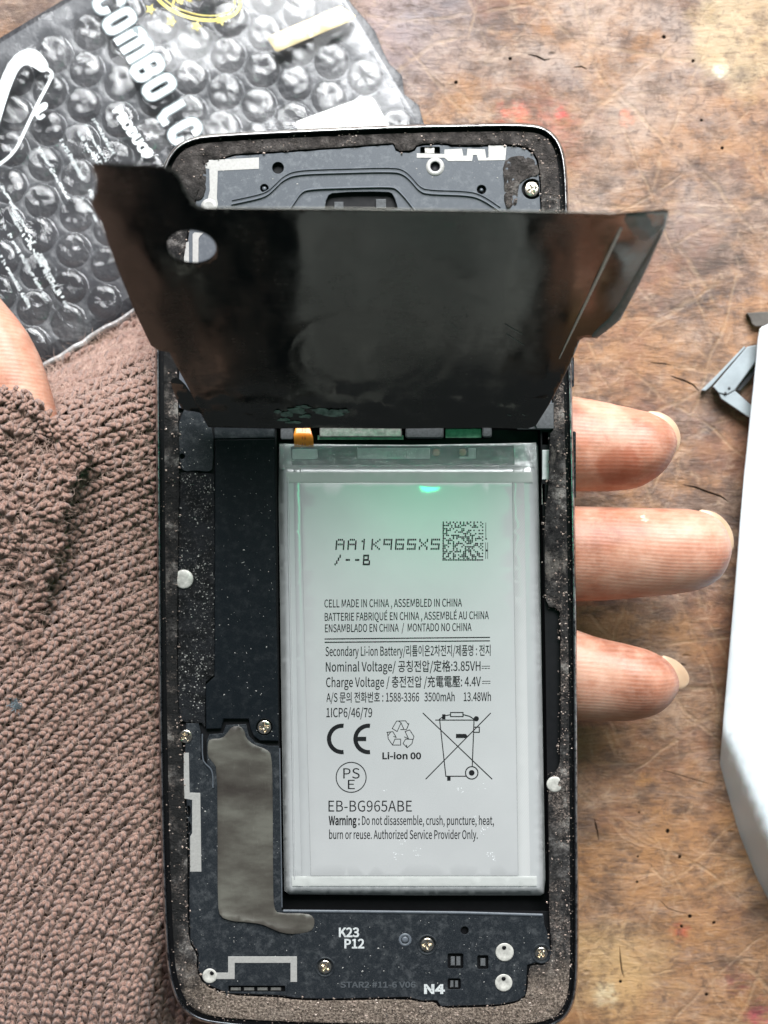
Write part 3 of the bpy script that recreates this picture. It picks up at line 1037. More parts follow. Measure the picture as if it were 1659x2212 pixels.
    ringo.data.materials.append(M['black'])
    ringo.data.polygons[len(ringo.data.polygons) - 1].material_index = 1
    lathe('pin', 571, 407, -1.3, [(5, 0), (5, 0.3), (2.5, 0.45), (0.4, 0.45)], M['ridge'], tc, 12)
    lathe('pin', 1040, 410, -1.35, [(4, 0), (4, 0.3), (2.0, 0.4), (0.4, 0.4)], M['ridge'], tc, 12)
    # crusted corner beside the L trace
    def zc(u, v):
        return -0.45 + 0.35 * fbm(u, v, 16, 8.0, 4)
    sheet('crusted_glue', chaikin([(388, 372), (420, 352), (441, 349), (446, 372), (444, 420), (430, 436), (410, 425), (396, 400)], 1), zc, 0.6, M['glue'], tc, step=6, grid=6, smooth=True)
    def zc2(u, v):
        return -0.40 + 0.30 * fbm(u, v, 12, 4.0, 4)
    sheet('crusted_glue', chaikin([(1085, 352), (1110, 335), (1150, 340), (1164, 362), (1166, 378), (1140, 384), (1120, 398), (1116, 450), (1088, 450), (1090, 400)], 1), zc2, 0.6, M['glue'], tc, step=6, grid=6, smooth=True)
    screw(1149, 408.6, 16, Zt - 0.15, tc)

    # ---- left side: crust, side cover
    def zr(u, v):
        return -0.75 + 0.42 * fbm(u, v, 26, 2.0, 5) + 0.18 * fbm(u, v, 7, 9.0, 3)
    crust = np.array([(387, 1022), (420, 1018), (463, 1024), (463.5, 1200), (463.5, 1458), (444, 1474), (443, 1572), (436, 1562), (400, 1560), (388, 1556), (384, 1480), (385, 1250)], float)
    sheet('corroded_patch', crust, zr, 0.9, M['crust'], ph, step=8, grid=8, smooth=True)
    V, F = [], []
    cg = rng.uniform((385, 1020), (464, 1558), (5200, 2))
    cg = cg[inside(crust, cg)]
    cg = cg[rng.random(len(cg)) < np.clip(0.22 + 0.55 * fbm(cg[:, 0], cg[:, 1], 70, 8.0, 2), 0.02, 0.9)]
    zz = zr(cg[:, 0], cg[:, 1])
    for p, z in zip(cg, zz):
        q = 0.5 + 1.9 * rng.random() ** 3
        a = rng.random() * 6.28
        b = len(V)
        for (x, y, w) in ((1, .2, 0), (-.3, 1, 0), (-1, -.2, 0), (.3, -1, 0), (.1, .1, .8)):
            V.append(P(p[0] + (x * math.cos(a) - y * math.sin(a)) * q, p[1] + (x * math.sin(a) + y * math.cos(a)) * q, z - 0.03 + w * q * K))
        F += [(b, b + 4, b + 1), (b + 1, b + 4, b + 2), (b + 2, b + 4, b + 3), (b + 3, b + 4, b)]
    cgo = mesh_obj('corrosion_grains', V, F, M['grains'], ph)
    cgo['kind'] = 'stuff'
    p1 = sheet('antenna_block', chaikin([(386, 884), (432, 884), (461, 920), (461, 1010), (452, 1020), (420, 1016), (400, 1020), (387, 1006)], 1), -0.5, 0.9, M['plastic'], ph,
               [circle(393.5, 986, 6, 14)], step=30)
    lathe('antenna_spot', 397, 1251, -0.55, [(21, -0.3), (20.5, 0.0), (18, 0.10), (8, 0.14), (0.5, 0.14)], M['pad'], ph)
    lathe('antenna_spot', 1198, 1694, -0.35, [(17.5, -0.3), (17, 0.0), (15, 0.10), (8, 0.12), (0.5, 0.12)], M['pad'], ph)
    sc = sheet('side_cover', np.array([(464, 950), (594, 948), (597, 1300), (600, 1450), (602, 1601), (561, 1600), (548, 1590), (541, 1574), (537, 1553), (483, 1553), (478, 1574), (445, 1575), (444, 1480), (463, 1462)]),
               -0.35, 1.1, M['side_plastic'], ph, [circle(571, 1571, 17.5, 22)], step=80, bevel=1.6, hole_depth=0.7)
    sheet('side_cover_lip', np.array([(462, 905), (592, 903), (594, 946), (463, 948)]), -0.55, 0.9, M['plastic'], ph, bevel=1.5)
    screw(571, 1571, 15, -0.5, sc)

    # ---- bottom cover
    Zb = -0.5
    bot = [(402, 1562), (429, 1563), (434, 1580), (434, 1640), (447, 1652), (446, 1600), (452, 1586), (481, 1584), (488, 1566), (532, 1564), (538, 1590), (552, 1604), (580, 1611), (603, 1611),
           (606, 1800), (609, 1966), (829, 1969), (1174, 1976), (1176, 1998), (1186, 2025), (1189, 2064), (1178, 2081), (1155, 2080), (1139, 2085), (1135, 2150),
           (1118, 2162), (1080, 2170), (1027, 2172), (952, 2174), (944, 2161), (912, 2162), (880, 2154), (700, 2158), (640, 2156), (600, 2150), (492, 2146), (443, 2125), (428, 2095), (429, 2060), (411, 2033), (409, 1960), (409, 1890),
           (408, 1800), (402, 1720), (399, 1640)]
    holes = [circle(702, 2089, 18, 22), circle(923, 2041, 18.5, 22), circle(1169.5, 2060, 15, 20), circle(401, 1591, 0.1, 3), circle(1003.6, 2010, 8.5, 16),
             rect(967, 2060, 1000.5, 2092, 4), rect(1031, 2064, 1054.6, 2093, 4), rect(967, 2114, 995, 2137, 4),
             chaikin([(401, 1740), (412, 1742), (411, 1765), (402, 1765)], 1), chaikin([(402, 1775), (412, 1777), (412, 1797), (404, 1800)], 1), rect(494, 2130, 616, 2142, 2)]
    holes.pop(3)
    bc = sheet('bottom_cover', bot, Zb, 1.0, M['plastic'], ph, holes, step=60, bevel=1.3, hole_depth=0.75)
    ribbon('cover_lip', [(612, 1968), (829, 1970), (1000, 1972), (1172, 1977)], 7.0, Zb, 0.28, M['ridge'], bc, profile='round')
    ribbon('cover_lip', chaikin([(437, 1585), (437, 1640), (444, 1651), (456, 1661), (460, 1676), (460, 1702)], 2, False), 3.6, Zb, 0.30, M['ridge'], bc, profile='round')
    ribbon('cover_lip', chaikin([(604, 1616), (606, 1760), (609, 1960)], 1, False), 3.0, Zb, 0.30, M['ridge'], bc, profile='round')
    trace = np.array([(397, 1626.5), (408, 1626), (409.5, 1712), (432.7, 1713), (435, 1883), (410.7, 1883), (410.7, 1807), (415, 1800), (415, 1728), (397, 1725)])
    sheet('antenna_trace', trace, Zb + 0.06, 0.05, M['silver_trace'], bc, bevel=0.4)
    ribbon('antenna_trace', [(462, 2108), (499.8, 2108), (499.8, 2073), (634.5, 2073), (634.5, 2121)], 14, Zb, 0.06, M['silver_trace'], bc)
    for (u, v, r, hu, hv) in ((453, 2108, 16, 458, 2102), (1090, 2057, 20, 1089, 2047), (1088, 2123, 19, 1088, 2114)):
        d = lathe('contact_pad', u, v, Zb, [(r, -0.05), (r * 0.98, 0.14), (r * 0.9, 0.20), (r * 0.6, 0.11), (r * 0.34, 0.05), (r * 0.05, 0.03)], M['pad'], bc)
        lathe('pad_hole', hu, hv, Zb + 0.10, [(4.8, -0.1), (4.6, 0.04), (0.4, 0.04)], M['black'], d, 14)
    lathe('post', 875, 2030, Zb, [(14, 0), (13, 0.10), (10, 0.10), (8.5, -0.02), (7, 0.0), (6.5, 0.3), (4, 0.38), (0.5, 0.40)], M['ridge'], bc)
    for (u, v, r) in ((702, 2089, 14.5), (923, 2041, 15), (1169.5, 2060, 14)):
        screw(u, v, r, Zb - 0.12, bc)
        lathe('screw_seat', u, v, Zb, [(r + 8, 0.0), (r + 7, 0.10), (r + 4.4, 0.12), (r + 3.7, 0.02), (r + 3.5, -0.3)], M['plastic'], bc).data.polygons[-1].material_index = 0
    screw(401, 1591, 14.5, Zb + 0.05, bc)
    for q, k in (((972, 2066, 996, 2086), 2), ((1036, 2070, 1050, 2087), 1), ((971, 2118, 991, 2133), 2)):
        w = (q[2] - q[0]) / k
        for i in range(k):
            box('spring_contact', q[0] + i * w + 1.5, q[1], q[0] + (i + 1) * w - 1.5, q[3], -1.4, -1.0, M['foam'], bc)
    # connector slot with its little springs at the bottom edge
    for i in range(4):
        box('spring_contact', 498 + i * 29, 2133, 520 + i * 29, 2140, -1.4, -0.8, M['shield'], bc)
    ribbon('slot_rim', [(490, 2150), (490, 2127), (618, 2127), (618, 2150)], 4, Zb, 0.25, M['plastic'], bc)
    text('lettering', 'K23', 732, 776, 2023.6, 19, Zb + 0.03, M['mark'], bc, bold=0.012)
    text('lettering', 'P12', 744, 787, 2048, 19, Zb + 0.03, M['mark'], bc, bold=0.012)
    text('lettering', 'N4', 916, 961, 2146, 19, Zb + 0.03, M['mark'], bc, bold=0.016)
    text('lettering', 'STAR2 #11-6 V06', 735, 898, 2133, 12, Zb + 0.03, M['faint'], bc, bold=0.01)

    # ---- graphite sheet
    foil = chaikin([(448.5, 1606), (453, 1596), (480, 1595), (491, 1583), (501, 1569), (519, 1568), (528, 1578), (531.6, 1595), (548.7, 1609), (575.5, 1618), (587, 1630), (589, 1702), (590, 1922),
                    (592, 1962), (601, 1973), (664, 1973), (678, 1981), (680, 1998), (672, 2012), (640, 2018), (610, 2016), (586, 2006), (565, 1996), (530, 1992), (500, 1990), (476, 1981), (470, 1956),
                    (470, 1791), (469, 1660), (457, 1643), (448.5, 1634)], 1)

    def zfoil(u, v):
        d = (v - (1975 + (u - 475) * 0.22)) / 18.0
        lift = np.where((u < 640), 0.32 * np.clip(d + 1, 0, 1.2) ** 2, 0.0)
        cr = 0.10 * np.exp(-((v - 1690) / 6.0) ** 2) + 0.06 * np.exp(-((v - 1650) / 5.0) ** 2)
        return Zb + 0.10 + lift + cr + 0.05 * fbm(u, v, 40, 3.0, 3)
    sheet('graphite_sheet', foil, zfoil, 0.12, M['foil'], ph, step=8, grid=9, bevel=0.4, smooth=True)

    # ---- flat bits below the peeled sheet, along the battery's upper end
    box('shield_can', 690, 905, 868, 944, -2.6, -1.2, M['shield'], ph, 2)
    box('board_edge', 686, 940, 872, 950, -3.6, -2.7, M['pcb'], ph)
    box('foam_pad', 876, 902, 958, 947, -2.5, -0.9, M['foam'], ph, 3, 5)
    box('board_edge', 962, 925, 1040, 946, -3.6, -3.0, M['pcb'], ph)
    box('foam_pad', 1042, 915, 1062, 945, -2.5, -1.2, M['foam'], ph, 3, 5)
    box('foam_pad', 606, 905, 634, 950, -2.5, -1.2, M['foam'], ph, 2, 4)
    box('antenna_block', 1118, 880, 1192, 928, -1.6, -0.7, M['foam'], ph, 2)
    box('board_edge', 1170, 932, 1186, 962, -2.2, -1.5, M['pcb'], ph)
    box('board_edge', 1171, 972, 1187, 1036, -2.2, -1.4, M['strip_white'], ph)
    box('board_edge', 1170, 1044, 1178, 1090, -2.2, -1.5, M['shield'], ph)
    sheet('grey_corner', np.array([(1140, 880), (1196, 870), (1196, 926), (1160, 926)]), -0.2, 0.4, M['foam'], ph)

    # dust specks and short fibres lying on the black covers
    V, F = [], []
    def speck(u, v, z, r, el=1.0, ang=0.0):
        b = len(V)
        c_, s_ = math.cos(ang), math.sin(ang)
        for (x, y) in ((-el, -1), (el, -0.7), (el * 0.8, 1), (-el * 0.9, 0.8)):
            V.append(P(u + (x * c_ - y * s_) * r, v + (x * s_ + y * c_) * r, z))
        V.append(P(u, v, z + r * K * 0.9))
        for k in range(4):
            F.append((b + (k + 1) % 4, b + k, b + 4))
    rr = random.Random(31)
    zones = (((470, 960, 592, 1595), -0.35, 60), ((412, 1640, 445, 2040), Zb, 34), ((440, 2020, 1130, 2140), Zb, 44), ((480, 350, 1080, 400), Zt, 20), ((390, 890, 458, 1010), -0.5, 22))
    for (q, z, k) in zones:
        for _ in range(k):
            big = rr.random() ** 4
            speck(rr.uniform(q[0], q[2]), rr.uniform(q[1], q[3]), z, 0.32 + 1.2 * big, rr.choice((1, 1, 1, 2.5, 5)) if big < 0.3 else 1.4, rr.uniform(0, 3.1))
    o = mesh_obj('dust_specks', V, F, M['dust'], ph)
    o['kind'] = 'stuff'

    # ---- side keys on the right rim
    for (v0, v1) in ((932, 1076), (771, 836)):
        u0 = 1236 if v0 > 900 else 1232
        k = sheet('side_key', rect(u0, v0, u0 + 8, v1, 3), -1.6, 2.6, M['frame'], ph, step=30, bevel=1.4, bottom=True)


def screw(u, v, r, z, parent):
    """domed head with a cross recess"""
    n, m = 32, 9
    V, F = [], []
    th0 = random.uniform(0, 1.5)
    rad = [1.0, 1.0, 0.95, 0.86, 0.72, 0.58, 0.44, 0.30, 0.16]
    hh = [-0.55, 0.06, 0.16, 0.22, 0.26, 0.28, 0.29, 0.30, 0.30]
    for (q, h) in zip(rad, hh):
        for k in range(n):
            a = 2 * math.pi * k / n
            x, y = math.cos(a) * q, math.sin(a) * q
            c, s = math.cos(th0), math.sin(th0)
            xx, yy = abs(x * c - y * s), abs(x * s + y * c)
            dep = 0.0
            if h > 0.2 and (min(xx, yy) < 0.15 and max(xx, yy) < 0.66):
                dep = 0.34
            V.append(P(u + x * r, v + y * r, z + h - dep))
    for i in range(len(rad) - 1):
        for k in range(n):
            l = (k + 1) % n
            F.append((i * n + l, i * n + k, (i + 1) * n + k, (i + 1) * n + l))
    F.append(tuple((len(rad) - 1) * n + k for k in range(n))[::-1])
    return mesh_obj('screw', V, F, M['screw'], parent)


build_phone()


# ------------------------------------------------------------------ the battery
def build_battery():
    bt = thing('phone_battery', 'flat silver-grey battery with black printing lying in the phone', 'battery', P(888, 1440, -5.5))
    L0, R0, T0, B0 = 601, 1163, 958, 1934

    def edges(v):
        f = (v - 958) / 976.0
        return 601 + 13 * f, 1162 + 16 * f

    out = np.array([(603, 959), (882, 961), (1158, 957), (1162, 962), (1166, 1200), (1171, 1500), (1178, 1900), (1175, 1930), (1168, 1934), (890, 1934), (624, 1932), (614, 1924), (612, 1800), (607, 1450), (602, 1080)], float)

    def zb(u, v):
        l, r = edges(v)
        d = np.minimum(np.minimum(u - l, r - u), 1934 - v)
        body = -0.55 - 2.4 * (1 - sstep(d / 15.0)) ** 1.6
        # a low shelf at the upper end where the circuit strip sits
        sh = sstep((v - 1000) / 16.0)
        low = -1.5 - 1.6 * (1 - sstep(d / 16.0))
        z = low + (body - low) * sh
        # wrinkled wrap at the corners
        cr = np.exp(-(((u - 640) / 50) ** 2 + ((v - 1915) / 45) ** 2)) + np.exp(-(((u - 1155) / 35) ** 2 + ((v - 1915) / 35) ** 2)) + 0.8 * np.exp(-((v - 980) / 18) ** 2)
        return z + 0.14 * cr * fbm(u, v, 14, 6.0, 3) + 0.02 * fbm(u, v, 90, 2.0, 2)
    sheet('pouch', out, zb, 3.5, M['wrap'], bt, step=9, grid=8, bevel=1.0, smooth=True)

    def lift(d):
        return lambda u, v: zb(u, v) + d
    # label sheet and tapes
    lab = np.array([(650, 1044), (1106, 1041), (1113, 1500), (1118, 1892), (672, 1892), (661, 1500)], float)
    lb = sheet('label_sheet', lab, lift(0.10), 0.015, M['label'], bt, step=14, grid=22, bevel=0.3, smooth=True)
    sheet('edge_tape', np.array([(1106, 1010), (1132, 1010), (1136, 1300), (1146, 1925), (1120, 1925), (1114, 1500)], float), lift(0.08), 0.05, M['tape'], bt, step=12, grid=16, bevel=0.3, smooth=True)
    sheet('edge_tape', np.array([(634, 1012), (650, 1012), (653, 1200), (661, 1500), (672, 1925), (652, 1925), (642, 1500)], float), lift(0.07), 0.05, M['wrap'], bt, step=12, grid=16, bevel=0.3, smooth=True)
    sheet('cross_tape', np.array([(617, 1020), (1150, 1019), (1152, 1043), (618, 1043)], float), lift(0.11), 0.015, M['tape_dim'], bt, step=7, grid=7, bevel=0.3, smooth=True)
    sheet('cross_tape', np.array([(630, 1893), (1160, 1893), (1160, 1914), (631, 1914)], float), lift(0.16), 0.015, M['tape_dim'], bt, step=9, grid=10, bevel=0.3, smooth=True)
    # ridge of the folded side seam on the left
    ribbon('side_seam', [(622, 1030), (624, 1200), (628, 1400), (632, 1650), (636, 1900)], 5, lift(0.0), 0.22, M['wrap'], bt, profile='round')
    # circuit strip at the upper end
    st = sheet('circuit_strip', np.array([(628, 964), (1110, 962), (1112, 1004), (630, 1006)], float), -1.25, 0.5, M['strip_dark'], bt, bevel=0.5)
    z1 = -1.2
    sheet('strip_label', rect(631, 970, 686, 992, 4), z1, 0.04, M['strip_white'], st, bevel=0.3)
    sheet('strip_label', rect(690, 970, 743, 990, 1), z1, 0.04, M['strip_dark'], st, bevel=0.3)
    sheet('strip_label', rect(772, 968, 929, 991, 1), z1, 0.04, M['strip_white'], st, bevel=0.3)
    sheet('strip_label', np.array([(993, 968), (1028, 968), (1028, 991), (993, 991)]), z1, 0.04, M['strip_white'], st, bevel=0.3)
    sheet('strip_label', rect(988, 966, 1012, 986, 1), z1 + 0.05, 0.04, M['strip_dark'], st, bevel=0.3)
    for (u, v) in ((942.4, 977.3), (999.5, 977.2)):
        lathe('copper_dot', u, v, z1 + 0.05, [(8, 0), (7.6, 0.05), (0.5, 0.06)], M['copper'], st, 18)
    text('lettering', 'DAHI', 837, 879, 987, 9, z1 + 0.03, M['ink_grey'], st, bold=-0.008)
    for q in ([(690, 982)], ):
        lathe('solder_dot', 721, 983, z1 + 0.02, [(2, 0), (1.5, 0.08), (0.3, 0.1)], M['ink'], st, 10)
    # clear wrinkled wrap drawn over the strip
    def zw(u, v):
        e = np.exp(-((u - 1110) / 40) ** 2) + 0.9 * np.exp(-((u - 614) / 16) ** 2) + 0.5 * np.exp(-((u - 748) / 9) ** 2) + 0.5 * np.exp(-((u - 968) / 12) ** 2)
        return -0.95 + 0.10 * fbm(u, v, 26, 7.0, 3) + 0.5 * e * np.abs(fbm(u * 1.6, v * 0.6, 11, 3.0, 3))
    sheet('wrinkled_wrap', np.array([(604, 958), (880, 962), (1158, 956), (1161, 1010), (880, 1014), (606, 1014)], float), zw, 0.03, M['crinkle'], bt, step=7, grid=6, bevel=0.3, smooth=True)
    # orange ribbon cable bending down under the sheet
    def zfl(u, v):
        return -1.05 + 0.55 * np.sin(np.clip((964 - v) / 46.0, 0, 1) * math.pi) - 0.5 * np.clip((940 - v) / 30, 0, 1)
    fl = sheet('ribbon_cable', np.array([(636, 966), (634, 940), (638, 925), (642, 906), (668, 906), (670, 925), (676, 944), (678, 966)], float), zfl, 0.15, M['flex'], bt, step=5, grid=5, bevel=0.3, smooth=True)
    for du in (-3, 3):
        ribbon('cable_line', [(656 + du, 964), (656 + du, 945), (656 + du, 930), (656 + du, 912)], 1.6, lambda u, v: zfl(u, v) + 0.02, 0.03, M['flex_line'], fl)

    # ---- printing
    zi = lift(0.135)

    def T(body, u0, u1, base, cap, dv=0.0, bold=0.0, mat='ink'):
        text('lettering', body, u0, u1, base, cap, zi, M[mat], lb, dv, bold)
    T('CELL MADE IN CHINA , ASSEMBLED IN CHINA', 700.8, 998, 1312, 16.7, -2, 0.003)
    T('BATTERIE FABRIQUÉ EN CHINA , ASSEMBLÉ AU CHINA', 701.4, 1056, 1341, 16.7, -4, 0.003)
    T('ENSAMBLADO EN CHINA  /  MONTADO NO CHINA', 702, 1018.7, 1365.6, 16.7, -3, 0.003)
    T('Secondary Li-ion Battery/리튬이온2차전지/제품명 : 전지', 703, 1059.7, 1417, 19.5, -2.5, 0.003)
    T('Nominal Voltage/ 공칭전압/定格:3.85VH', 703.8, 1038, 1450.6, 20, -2, 0.003)
    T('Charge Voltage / 충전전압 /充電電壓: 4.4V', 704.4, 1039, 1484, 20, -2, 0.003)
    T('A/S 문의 전화번호 : 1588-3366   3500mAh     13.48Wh', 705, 1060.6, 1516, 18.5, -2, 0.003)
    T('1ICP6/46/79', 705, 804, 1549, 19.5, 0, 0.003)
    T('Li-ion 00', 826, 909.7, 1639.5, 13.5, 0, 0.012)
    T('PS', 741.5, 777, 1681.5, 22, 0, 0.0)
    T('E', 751.5, 766.5, 1704.5, 20, 0, 0.0)
    T('EB-BG965ABE', 709.6, 889.8, 1753, 23.5, 0, 0.0)
    T('Warning :', 710, 777, 1781.6, 18.5, 0, 0.011)
    T('Do not disassemble, crush, puncture, heat,', 782, 1067, 1781.6, 18.5, 0, 0.003)
    T('burn or reuse. Authorized Service Provider Only.', 711, 1032, 1812, 18.5, 0, 0.003)

    def pz(x, y):
        return (648.1 + x * .29297, 1512.1 + y * .29297)

    def B(name, rects):
        # printed shapes, laid on the label
        V, F = [], []
        for q in rects:
            q = np.asarray(q, float)
            b = len(V)
            V += list(PA(q[:, 0], q[:, 1], zi(q[:, 0], q[:, 1])))
            ids = tuple(range(b, b + len(q)))
            F.append(ids[::-1] if area2(q) > 0 else ids)
        return mesh_obj(name, V, F, M['ink'], lb)
    B('printed_rule', [seg((702, 1380.3), (1057.7, 1376.8), 2.3), seg((702, 1387.5), (1057.7, 1384.3), 2.3)])
    # direct-current signs
    for (v, u) in ((1441.5, 1041), (1474, 1042)):
        B('printed_symbol', [seg((u, v - 2.4), (u + 17, v - 2.6), 1.3)] + [seg((u + 6.4 * i, v + 2.4), (u + 4.2 + 6.4 * i, v + 2.2), 1.3) for i in range(3)])

    def arc(cx, cy, ro, ri, a0, a1, n=22):
        out = []
        for i in range(n):
            b0 = math.radians(a0 + (a1 - a0) * i / n); b1 = math.radians(a0 + (a1 - a0) * (i + 1) / n)
            out.append([pz(cx + ro * math.cos(b0), cy + ro * math.sin(b0)), pz(cx + ro * math.cos(b1), cy + ro * math.sin(b1)),
                        pz(cx + ri * math.cos(b1), cy + ri * math.sin(b1)), pz(cx + ri * math.cos(b0), cy + ri * math.sin(b0))])
        return out
    B('printed_letter', arc(311, 287, 113, 82, 84, 276))
    B('printed_letter', arc(506, 287, 113, 82, 84, 276) + [[pz(420, 271), pz(488, 271), pz(488, 303), pz(420, 303)]])
    ln = lambda *p: [pz(*q) for q in p]
    B('recycling_mark', strokes([ln((680, 210), (712, 155), (778, 153), (800, 183), (785, 218), (742, 218)), ln((680, 210), (716, 232), (745, 168), (766, 216)),
                                 ln((745, 168), (728, 156)), ln((803, 172), (785, 218)),
                                 ln((775, 232), (808, 220), (840, 268), (825, 322), (790, 352), (760, 320), (778, 288), (835, 290)), ln((775, 232), (800, 285), (770, 272)), ln((808, 220), (822, 240)), ln((790, 352), (784, 332)),
                                 ln((640, 238), (685, 233), (710, 276), (690, 268)), ln((645, 240), (650, 285), (682, 332), (742, 332), (742, 288), (700, 288), (682, 330)), ln((650, 262), (668, 236))], 1.5))
    B('crossed_bin_mark', strokes([ln((907, 97), (1415, 582)), ln((1405, 97), (928, 582)), ln((1030, 150), (1075, 560)), ln((1075, 562), (1225, 562)), ln((1283, 150), (1270, 492)), ln((1000, 148), (1300, 148)),
                                   ln((1028, 142), (1060, 118), (1110, 108)), ln((1200, 107), (1250, 120), (1290, 146)), ln((1110, 92), (1202, 92), (1202, 122), (1110, 122), (1110, 92)),
                                   ln((1285, 200), (1322, 200), (1322, 238), (1285, 238))], 2.1)
      + arc(1266, 537, 50, 42, 0, 360) + [circle(*pz(1266, 537), 6.2, 14), circle(*pz(1300, 138), 5.6, 14)]
      + [[pz(1150, 250), pz(1222, 250), pz(1236, 265), pz(1222, 280), pz(1150, 280)], [pz(1085, 562), pz(1110, 562), pz(1110, 595), pz(1085, 595)], [pz(1048, 105), pz(1072, 105), pz(1072, 142), pz(1048, 142)]])
    B('certification_ring', arc(377, 570, 114, 107, 0, 360, 48))

    # dotted ink-jet code
    FONT = {'A': ['01110', '10001', '10001', '11111', '10001', '10001', '10001'], '1': ['00100', '01100', '00100', '00100', '00100', '00100', '00100'],
            'K': ['10001', '10010', '10100', '11000', '10100', '10010', '10001'], '9': ['11111', '10001', '10001', '11111', '00001', '00001', '00001'],
            '6': ['11111', '10000', '10000', '11111', '10001', '10001', '11111'], '5': ['11111', '10000', '10000', '11111', '00001', '00001', '11111'],
            'X': ['10001', '10001', '01010', '00100', '01010', '10001', '10001'], 'S': ['11111', '10000', '10000', '11111', '00001', '00001', '11111'],
            '/': ['00010', '00010', '00100', '00100', '01000', '01000', '10000'], '-': ['00000', '00000', '00000', '01110', '00000', '00000', '00000'],
            'B': ['11110', '10010', '10010', '11110', '10001', '10001', '11111']}

    def dots(s, u0, v0, cw, h, dv):
        out = []
        for i, ch in enumerate(s):
            for r_, row in enumerate(FONT[ch]):
                for c_, b in enumerate(row):
                    if b == '1':
                        uu = u0 + i * cw + c_ * cw * 0.62 / 4 + (6 - r_) * 0.25
                        vv = v0 + r_ * h / 6 + dv * i
                        out.append(rect(uu - 1.5, vv - 2.0, uu + 1.5, vv + 2.0))
        return out
    B('dotted_lettering', dots('AA1K965XS', 726, 1166, 25.7, 20, -0.05))
    B('dotted_lettering', dots('/--B', 724, 1200, 20.3, 19, 0))
    # a speckled square of ink-jet dots beside it (random, not a readable code)
    rr = random.Random(5)
    out = []
    N = 24
    for i in range(N):
        for j in range(N):
            edge = i == 0 or j == N - 1
            alt = (i == N - 1 or j == 0) and (i + j) % 2 == 0
            if edge or alt or (0 < i < N - 1 and 0 < j < N - 1 and rr.random() < 0.46):
                uu = 957.5 + i * 85.0 / (N - 1) + rr.uniform(-.2, .2); vv = 1128 + j * 81.5 / (N - 1)
                out.append(circle(uu, vv, 1.85, 6))
    B('speckled_print', out)
    B('printed_line', [seg((1049.5, 1129), (1049.5, 1163), 1.2), seg((1049, 1172), (1049, 1207), 1.0), seg((1053.5, 1172), (1053.5, 1207), 1.0), circle(1050, 1164, 2, 8), circle(1051, 1189, 2.4, 8)])
    # small white scuffs on the label
    sc = []
    for (u, v, k) in ((995, 1704, 6), (1046, 1795, 9), (1060, 1850, 12), (870, 1822, 5), (900, 1840, 8), (860, 1850, 7), (1040, 1700, 3), (1030, 1770, 5), (830, 1700, 3)):
        for i in range(k):
            a = u + rr.uniform(-9, 9); b = v + rr.uniform(-9, 9); t = rr.uniform(0, 3.1); l = rr.uniform(.8, 2.6)
            sc.append(seg((a, b), (a + l * math.cos(t), b + l * math.sin(t)), rr.uniform(.5, 1.1)))
    V, F = [], []
    for q in sc:
        q = np.asarray(q, float); b = len(V)
        V += list(PA(q[:, 0], q[:, 1], zi(q[:, 0], q[:, 1])))
        F.append(tuple(range(b, b + 4)))
    o = mesh_obj('scuff_marks', V, F, M['spark'], lb)
    o['kind'] = 'stuff'


build_battery()


